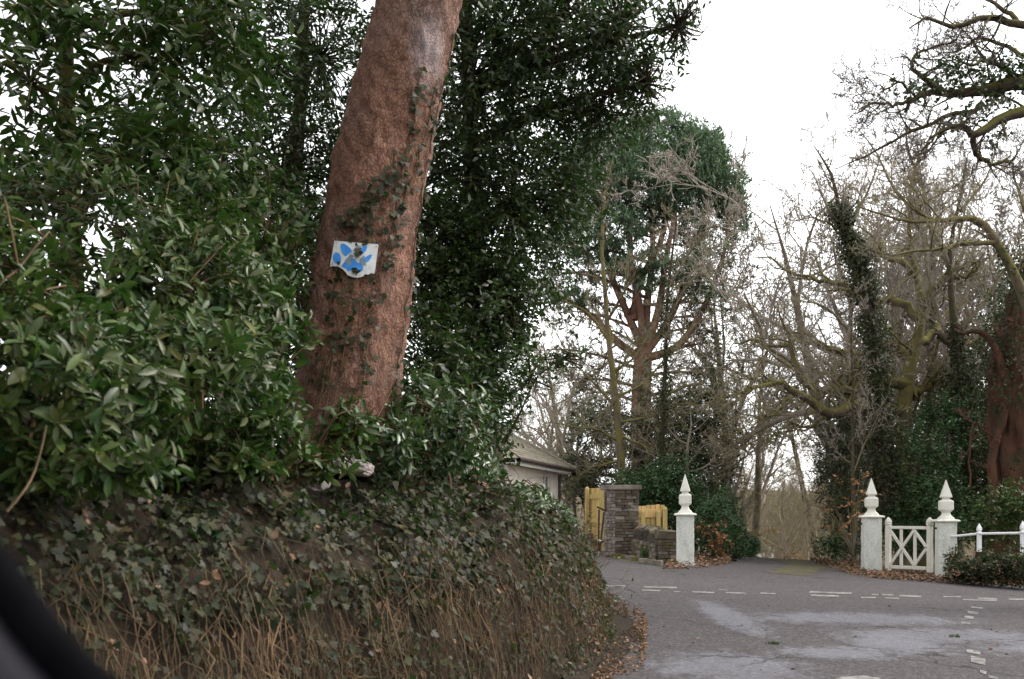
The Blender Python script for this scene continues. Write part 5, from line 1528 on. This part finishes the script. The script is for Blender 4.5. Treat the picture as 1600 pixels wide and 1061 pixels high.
# overhanging limbs at the top right: the tree stands outside the frame
R = random.Random(71); br = []
Yt = 13.5
t = thing('overhanging_oak', 'mossy twisting oak boughs with ivy tufts reaching in at top right', 'tree', P(1790, 840, Yt))
guided(br, [(1790, 890), (1785, 700), (1780, 500), (1765, 330), (1740, 180), (1720, 40), (1700, -120)], Yt, .42, .18, OAK, R, 2, 1.5, lvl=0, npt=20)
OB = dict(OAK, kids=[5, 5, 6, 5], len=[.5, .5, .55, .5], gnarl=[.2, .32, .36, .36], tip=.0035)
ob = [([(1750, 240), (1690, 170), (1640, 140), (1600, 131), (1565, 133), (1530, 142), (1500, 146), (1465, 140), (1430, 152), (1415, 175)], .15, .03), ([(1760, 300), (1700, 230), (1650, 180), (1600, 172), (1565, 185), (1538, 203), (1520, 210), (1508, 196), (1480, 200), (1455, 212)], .12, .02),
      ([(1520, 208), (1522, 232), (1535, 250), (1555, 257), (1572, 250)], .045, .03), ([(1535, 160), (1520, 176), (1485, 178), (1450, 196), (1420, 208), (1380, 228), (1340, 250), (1310, 262)], .045, .008), ([(1465, 140), (1440, 120), (1425, 98), (1440, 80), (1470, 70), (1500, 66)], .04, .01),
      ([(1425, 155), (1395, 165), (1370, 160), (1345, 172), (1325, 185)], .03, .007), ([(1735, 130), (1680, 60), (1640, 40), (1590, 35), (1540, 28), (1490, 40), (1450, 30), (1420, 45)], .09, .012), ([(1600, 131), (1575, 110), (1540, 95), (1515, 100), (1490, 90)], .05, .01),
      ([(1600, 90), (1570, 70), (1530, 60), (1500, 80), (1470, 82)], .035, .01), ([(1570, 250), (1590, 262), (1600, 280)], .015, .006), ([(1455, 212), (1440, 235), (1420, 255)], .014, .005), ([(1590, 35), (1560, 10), (1520, -10), (1480, -20)], .04, .01), ([(1430, 152), (1405, 130), (1380, 138), (1350, 120)], .022, .006)]
for s, a, b_ in ob:
    guided(br, s, Yt, a * .9, b_ * .7, OB, R, 12, .8, lvl=1, npt=16, dY=Yt + np.linspace(0, rng.uniform(-.6, .6), len(s)), wob=.012)
tree_from(br, t, ('oak_dark', 'oak_dark', 'twig_dim'))
lv = Leaves()
for q, (u, v, ru, rv, n) in enumerate([(1560, 120, 50, 30, 1100), (1500, 115, 50, 32, 900), (1450, 125, 45, 28, 420), (1530, 175, 50, 28, 500), (1590, 150, 30, 40, 500), (1480, 190, 40, 18, 160), (1560, 215, 30, 18, 160), (1400, 140, 40, 22, 160)]):
    scatter_leaves(lv, *ell(u, v, Yt, ru, rv, .45), int(n * .6), (.04, .07), .7, .3, .0, .0, seed=300 + q)
link('ivy', lv.mesh('ivy', 'leaf6'), MATS['laurel'], t, kind='stuff')

# evergreen undergrowth behind the gate
def under(name, label, base, blobs, mat, L, seed, wr=.45, r0=.08, thr=-.25, clump=.8, tw=40):
    c = blobs[0][0]
    return evergreen_tree(name, label, P(*base), [P(*base), (P(*base) + c) / 2 + np.array([.05, 0, 0]), c + np.array([0, 0, blobs[0][1][2] * .5])], blobs, mat, L, wr, r0, seed=seed, clump=clump, thr=thr, twigs=tw, tpl='quad')
under('holly_tree', 'dark holly left of the gate piers along the drive', (1300, 862, 27), [E(1312, 740, 27.5, 38, 90, 1.2, 4200), E(1322, 660, 28, 40, 80, 1.2, 3200), E(1335, 780, 27, 28, 90, 1.0, 2600), E(1330, 580, 29, 50, 50, 1.2, 1400)], 'yew', (.07, .12), 80)
under('rhododendron', 'pale sheened rhododendron low at the right edge of the drive', (1300, 872, 25.5), [E(1306, 852, 25.3, 28, 20, .5, 1100)], 'laurel', (.09, .14), 82, .32, .03)
under('holly_tree', 'mid green holly filling the gap behind the small gate', (1440, 850, 24), [E(1435, 760, 24.5, 55, 90, 1.1, 7000), E(1470, 680, 25.5, 50, 80, 1.2, 5200), E(1410, 830, 24, 50, 40, .8, 2600), E(1470, 800, 23.5, 50, 60, .9, 3600)], 'evergreen', (.06, .10), 84)
under('holly_tree', 'tall shadowy evergreen thicket along the right edge', (1540, 840, 25), [E(1540, 760, 24.5, 60, 90, 1.1, 6500), E(1560, 620, 26, 60, 120, 1.3, 7000), E(1590, 500, 26, 50, 90, 1.3, 4200), E(1620, 700, 24, 60, 140, 1.2, 5500), E(1500, 640, 27, 50, 90, 1.2, 3200)], 'holm', (.07, .12), 86)
under('holly_tree', 'dim evergreen backdrop deep in the right wood', (1400, 850, 34), [E(1390, 740, 34, 90, 110, 1.5, 6500), E(1500, 720, 35, 110, 130, 1.5, 7500), E(1330, 700, 36, 60, 110, 1.5, 3800), E(1590, 700, 33, 70, 150, 1.5, 4500)], 'yew', (.10, .18), 88)
under('rhododendron', 'glossy rhododendron behind the white rail at the right edge', (1575, 850, 20.5), [E(1570, 800, 20.3, 46, 42, .6, 1700), E(1610, 790, 20, 40, 46, .6, 1300), E(1540, 830, 20.6, 26, 18, .4, 420)], 'rhodo', (.09, .14), 90, .34, .03)
under('ivy_hedge', 'low clipped ivy hedge under the white rail right of the gate', (1560, 905, 18.3), [E(1520, 892, 18.7, 40, 20, .45, 3600), E(1570, 888, 18.1, 50, 27, .45, 4600), E(1630, 888, 17.5, 50, 32, .45, 3500), E(1492, 872, 19.2, 14, 18, .25, 380)], 'ivy', (.035, .06), 92, .8, .02, -.4, .4, 30)
bpy.data.objects['ivy_hedge']['category'] = 'hedge'
for o in list(bpy.data.objects):
    if o.name.startswith('rhododendron') and o.parent is None: o['category'] = 'shrub'

# hanging dark conifer bough behind the limbs
under('distant_conifer', 'drooping dark conifer sprays beyond the drive, above the valley', (1285, 905, 52), [E(1225, 640, 51, 30, 34, 1.2, 1100), E(1200, 675, 50, 22, 26, 1, 800), E(1245, 610, 51, 24, 26, 1, 500)], 'yew', (.2, .34), 94, .28, .2, -.1, 1.4, 14)

# ---- bare trees of the wood beyond, copies of five grown kinds
protos = []
for q in range(6):
    R = random.Random(100 + q); br = []
    par = dict(OAK if q % 2 else SPINDLY, tip=.006, levels=4)
    H = 6.0 if q % 2 else 7.5
    grow(br, (0, 0, -.3), (R.uniform(-.1, .1), R.uniform(-.1, .1), 1), H, .17, 0, par, R)
    d_ = by_level(br)
    bl = max(p_[2] for pts, _, _ in br for p_ in pts)
    me = [tube_mesh('trunk', d_['trunk'], 8), tube_mesh('branches', d_['branches']), tube_mesh('crown', d_['twigs'], 3)]
    protos.append((me, bl))
def bare_tree(q, loc, height, rz, label, group, mats=('oak_bark', 'twig_grey', 'twig_grey'), lean=0.0):
    me, bl = protos[q]
    t = thing('bare_tree', label, 'tree', loc, group)
    s = height / bl
    t.scale = (s, s, s); t.rotation_euler = (0, lean, rz)
    for nm, m_, mt in zip(('trunk', 'branches', 'crown'), me, mats):
        if len(m_.materials) == 0: m_.materials.append(MATS[mt])
        o = bpy.data.objects.new(nm, m_); COL.objects.link(o); o.parent = t
        if nm != 'trunk': o['kind'] = 'stuff'
        if m_.materials[0] != MATS[mt]:
            o.material_slots[0].link = 'OBJECT'; o.material_slots[0].material = MATS[mt]
    return t
def bt(q, u, vtop, Y, rz, label, group=None, mats=('oak_bark', 'twig_grey', 'twig_grey'), lean=0.0):
    x = (u - CX) / F * Y; z = zg(x, Y); top_ = CH + (V0 - vtop) / F * Y
    return bare_tree(q, (x, Y, z - .1), top_ - z, rz, label, group, mats, lean)
bt(0, 1140, 250, 43, .3, 'tall bare oak just right of the domed pine', mats=('oak_mossy', 'oak_bark', 'twig_grey'))
bt(4, 1322, 240, 34, 5.2, 'tall bare oak with a wide crown right of centre in the wood', mats=('oak_mossy', 'oak_bark', 'twig_grey'))
bt(5, 1380, 215, 33, 4.0, 'bare oak crown rising behind the ivy-clad trunk', mats=('oak_bark', 'twig_grey', 'twig_grey'))
bt(0, 1560, 210, 31, 1.0, 'straight bare tree behind the red-brown trunk at right')
bt(2, 1475, 190, 33, 2.2, 'straight bare tree standing behind the right hand gate pier')
bt(4, 1330, 330, 30, 5.0, 'spindly bare tree behind the first gate pier')
bt(2, 900, 420, 44, 1.3, 'pale bare tree far behind the house roof', mats=('oak_bark', 'twig_grey', 'twig_brown'))
bt(2, 1120, 500, 42, 2.7, 'bare oak behind the yew on the left of the drive', mats=('oak_bark', 'twig_brown', 'twig_brown'))
bt(0, 858, 480, 46, 4.3, 'faint bare tree between the sprig and the far pine', mats=('oak_bark', 'twig_grey', 'twig_brown'))
rr = random.Random(9)
G = 'bare trees in the valley at the end of the drive'
for k_ in range(30):
    Y = rr.uniform(55, 125); u = rr.uniform(1085, 1370)
    if 1165 < u < 1285 and Y < 92: Y += 40
    x = (u - CX) / F * Y
    h = rr.uniform(8.5, 12.5)
    bare_tree(rr.randrange(6), (x, Y, zg(x, Y) - .3), h, rr.uniform(0, 6.28), 'bare brown tree among the woods in the valley past the gate piers', G, ('twig_brown', 'twig_brown', 'twig_brown'))
for k_ in range(10):
    Y = rr.uniform(42, 75); u = rr.choice([rr.uniform(1350, 1650), rr.uniform(1350, 1650), rr.uniform(840, 960)])
    x = (u - CX) / F * Y
    h = (V0 - rr.uniform(500, 600)) / F * Y + CH - zg(x, Y)
    left = u < 1000
    bare_tree(rr.randrange(6), (x, Y, zg(x, Y) - .3), h if not left else h * .75, rr.uniform(0, 6.28), 'bare tree deep behind the others on the far left of the drive' if left else 'bare tree deep in the wood behind the gate piers',
              'bare trees behind the house' if left else 'bare trees deep in the right wood', ('oak_bark', 'twig_brown', 'twig_brown'))
# overhanging twigs that meet across the drive
for k_, (u, Y, h, ln) in enumerate(((1150, 33, 3.2, .15), (1305, 34, 3.8, -.15), (1165, 39, 3.6, .1), (1290, 41, 4.0, -.1))):
    x = (u - CX) / F * Y
    bare_tree(4 if k_ % 2 else 2, (x, Y, zg(x, Y) - .1), h, k_ * 1.7, ('low bare tree arching in from the left over the drive', 'low bare tree arching in from the right over the drive', 'second low bare tree further along on the left of the drive', 'second low bare tree further along on the right of the drive')[k_], None, ('oak_mossy', 'twig_brown', 'twig_brown'), ln)

# scrub crowding the dip just past the crest of the drive
for k_ in range(8):
    Y = rr.uniform(46, 70); u = 1160 + 17.5 * k_ + rr.uniform(-5, 5)
    x = (u - CX) / F * Y
    bare_tree((0, 2, 4)[k_ % 3], (x, Y, zg(x, Y) - .2), rr.uniform(5.0, 7.6), rr.uniform(0, 6.28), 'thin bare sapling in the dip past the crest of the drive', 'saplings past the crest of the drive', ('twig_brown', 'twig_brown', 'twig_brown'))
# far hillside wood, a single mass of bare twigs
lvp = []
w = Waves(14, seed=3)
br = []
for k_ in range(430):
    Y = rr.uniform(100, 230); x = rr.uniform(-.2, .55) * Y
    z = zg(x, Y)
    for _ in range(16):
        a = np.array([x + rr.gauss(0, 1.2), Y + rr.gauss(0, 1), z + rr.uniform(1, 7)])
        e = a + np.array([rr.gauss(0, 1.6), rr.gauss(0, 1), rr.uniform(1.2, 4.0)])
        br.append((np.array([a, (a + e) / 2 + [rr.gauss(0, .3), 0, 0], e]), np.array([.09, .06, .04])))
    br.append((np.array([[x, Y, z - .5], [x + rr.gauss(0, .3), Y, z + 4], [x + rr.gauss(0, .6), Y, z + 9]]), np.array([.22, .16, .05])))
link('far_wood', tube_mesh('far_wood', br, 3), MATS['twig_brown'], kind='stuff', label='brown bare wood on the far hillside', cat='wood')

# pale cottage glimpsed at the end of the drive
cb = P(1191, 880, 85)
cot = thing('cottage', 'tiny pale gable glimpsed at the end of the drive', 'house', (cb[0], cb[1], cb[2] - 3))
prism('wall', [cb[:2] + [-1.0, 0], cb[:2] + [1.0, 0], cb[:2] + [1.0, 4], cb[:2] + [-1.0, 4]], cb[2] - 3, cb[2] + .9, 'fascia', cot)
zc = cb[2] + .9
link('roof', mesh_np('roof', np.array([[cb[0] - 1.2, cb[1] - .2, zc], [cb[0] + 1.2, cb[1] - .2, zc], [cb[0], cb[1] - .2, zc + .9], [cb[0] - 1.2, cb[1] + 4.2, zc], [cb[0] + 1.2, cb[1] + 4.2, zc], [cb[0], cb[1] + 4.2, zc + .9]]),
     [np.array([[0, 1, 2], [5, 4, 3]]), np.array([[0, 2, 5, 3], [1, 4, 5, 2], [0, 3, 4, 1]])]), MATS['roof_slate'], cot)
prism('window', [cb[:2] + [-.35, -.04], cb[:2] + [.35, -.04], cb[:2] + [.35, -.005], cb[:2] + [-.35, -.005]], cb[2] - .3, cb[2] + .5, 'pane', cot)

# ================================================================== LEAF LITTER AND GRASS
def litter(name, label, polys, n, L=(.04, .09), mat='dead_leaf', heap=.05, seed=0, tpl='dead'):
    lv = Leaves(); r = np.random.default_rng(seed)
    for (us, vs, m_) in polys:
        k_ = int(n * m_); t_ = r.random(k_)
        u = np.interp(t_, np.linspace(0, 1, len(us)), us) ; v0 = np.interp(t_, np.linspace(0, 1, len(us)), [a for a, _ in vs]); v1 = np.interp(t_, np.linspace(0, 1, len(us)), [b_ for _, b_ in vs])
        v = v0 + (v1 - v0) * r.random(k_)
        pp = gpix(u, v)
        pp[:, 2] += .01 + heap * r.random(k_) ** 2
        l = r.uniform(L[0], L[1], k_)
        lv.add(pp, np.column_stack([r.normal(size=(k_, 2)), r.normal(0, .35, k_)]), np.column_stack([r.normal(0, .45, (k_, 2)), np.ones(k_)]), l, l * .62)
    link(name, lv.mesh(name, tpl), MATS[mat], kind='stuff', label=label, cat='leaves')
litter('leaf_litter', 'brown fallen leaves drifted along the right verge by the gate', [([1265, 1310, 1345, 1400, 1500, 1620], [(871, 876), (872, 892), (880, 902), (896, 907), (902, 913), (908, 918)], 1.0)], 5200, heap=.10, seed=1)
litter('leaf_litter', 'fallen leaves heaped right of the lone white gate pier', [([1040, 1085, 1120, 1140], [(885, 890), (868, 890), (868, 886), (872, 878)], 1.0)], 1300, heap=.10, seed=2)
sheet('gutter_soil', [tuple(gpix(*q)[:2]) for q in [(900, 1110), (945, 1061), (985, 1020), (1002, 990), (995, 968), (970, 948), (940, 925), (925, 908), (900, 905), (900, 960)]], .011, .2, 'soil', .10, 15)
litter('leaf_litter', 'fallen leaves in the gutter under the left bank', [([925, 960, 1000, 1010, 990], [(1061, 1100), (1000, 1061), (975, 1050), (965, 1010), (950, 985)], 1.0), ([930, 955, 985], [(905, 935), (930, 960), (945, 970)], .4)], 1700, L=(.015, .042), heap=.03, seed=3)
litter('leaf_litter', 'odd leaves and crumbs scattered over the road', [([950, 1200, 1600], [(900, 1061), (890, 1061), (920, 1061)], 1.0)], 60, L=(.02, .05), heap=.01, seed=4)
for k_, (u, v, lab) in enumerate(((1210, 1007, 'small green weed tuft in the middle of the road'), (1492, 996, 'small green weed tuft in the road near the broken centre line'), (1358, 893, 'green grass tuft at the foot of the gate pier left of the gate'))):
    lv = Leaves(); n = 60 if k_ < 2 else 160; b = gpix(u, v); sp_ = .03 if k_ < 2 else .18; hh = .03 if k_ < 2 else .16
    lv.add(b + np.column_stack([rng.normal(0, sp_, (n, 2)), np.full(n, .004)]), np.column_stack([rng.normal(0, .6, (n, 2)), np.ones(n)]), sph(n), rng.uniform(.5, 1.1, n) * hh, .012)
    link('grass_tuft', lv.mesh('grass_tuft', 'leaf6'), MATS['grass'], label=lab, cat='grass', kind='stuff')

wi = thing('wall_ivy', 'pale ivy tangle over the top of the low stone wall', 'ivy', ivy_spots[0])
ivy_on(wi, ivy_spots, np.full(12, .14), 1500, .05, .5, 'foliage')

# young bare trees crowding the garden behind the stone pier
rr = random.Random(77)
for k_, (u, vt, Y) in enumerate(((905, 520, 33), (930, 440, 36), (985, 560, 31), (1090, 540, 31), (1140, 600, 32))):
    bt(k_ % 6, u, vt, Y, rr.uniform(0, 6), ('young bare tree nearest the right corner of the house roof', 'tall thin bare tree between the house and the stone pier', 'young bare tree directly above the stone pier', 'young bare tree behind the lone white gate pier',
       'young bare tree at the left edge of the drive opening')[k_], 'young bare trees behind the stone pier', ('twig_grey', 'twig_grey', 'twig_brown'))
for k_, (u, vt, Y) in enumerate(((1172, 400, 41), (1345, 290, 38), (1500, 240, 36), (1405, 255, 35), (1570, 250, 34))):
    bt((k_ * 2) % 6, u, vt, Y, rr.uniform(0, 6), ('bare oak just right of the domed pine, below its crown', 'bare oak behind the ivy sleeved trunk left of the small gate', 'bare oak rising above the right hand gate pier', 'bare oak crown over the middle of the small gate', 'bare oak crown over the white rail at right')[k_], 'bare oaks right of the domed pine', ('oak_bark', 'twig_grey', 'twig_grey'))
for (q, u, vt, Y, rz, lab) in ((3, 1395, 270, 37, .6, 'wide bare oak crown behind the old mossy oak'), (5, 1460, 250, 36, 3.1, 'bare oak crown filling the sky above the small gate'),
                               (1, 1540, 280, 35, 4.6, 'bare oak crown behind the bent mossy arm'), (3, 1620, 300, 34, 1.2, 'bare oak crown cut by the right edge')):
    bt(q, u, vt, Y, rz, lab, 'bare oaks of the right hand wood', ('oak_bark', 'oak_bark', 'twig_grey'))
# unseen evergreen oak copies added by the viewpoint to shade the left foreground
holm = bpy.data.objects['holm_oak']
for k_, (dx, dy, rz) in enumerate(((-4.2, -7.5, 1.0), (-5.8, -12.5, 2.6), (-3.8, -17.0, 4.0))):
    c = holm.copy(); COL.objects.link(c)
    c.location = Vector((dx, 12.2 + dy, 1.6)); c.rotation_euler = (0, 0, rz)
    c['label'] = ('unseen evergreen oak added left of the view to shade the bank', 'unseen evergreen oak added beside the car to shade the bank', 'unseen evergreen oak added behind the car to shade the bank')[k_]
    for ch in list(holm.children):
        d_ = ch.copy(); COL.objects.link(d_); d_.parent = c


lv = Leaves()
for q, (u, v, Y) in enumerate(((1515, 888, 18.6), (1570, 890, 18.0), (1630, 890, 17.4))): scatter_leaves(lv, *ell(u, v, Y, 50, 26, .5), 330, (.03, .06), .6, .4, -.2, .5, seed=400 + q)
link('dead_leaves', lv.mesh('dead_leaves', 'dead'), MATS['dead_leaf'], bpy.data.objects['ivy_hedge'], kind='stuff')
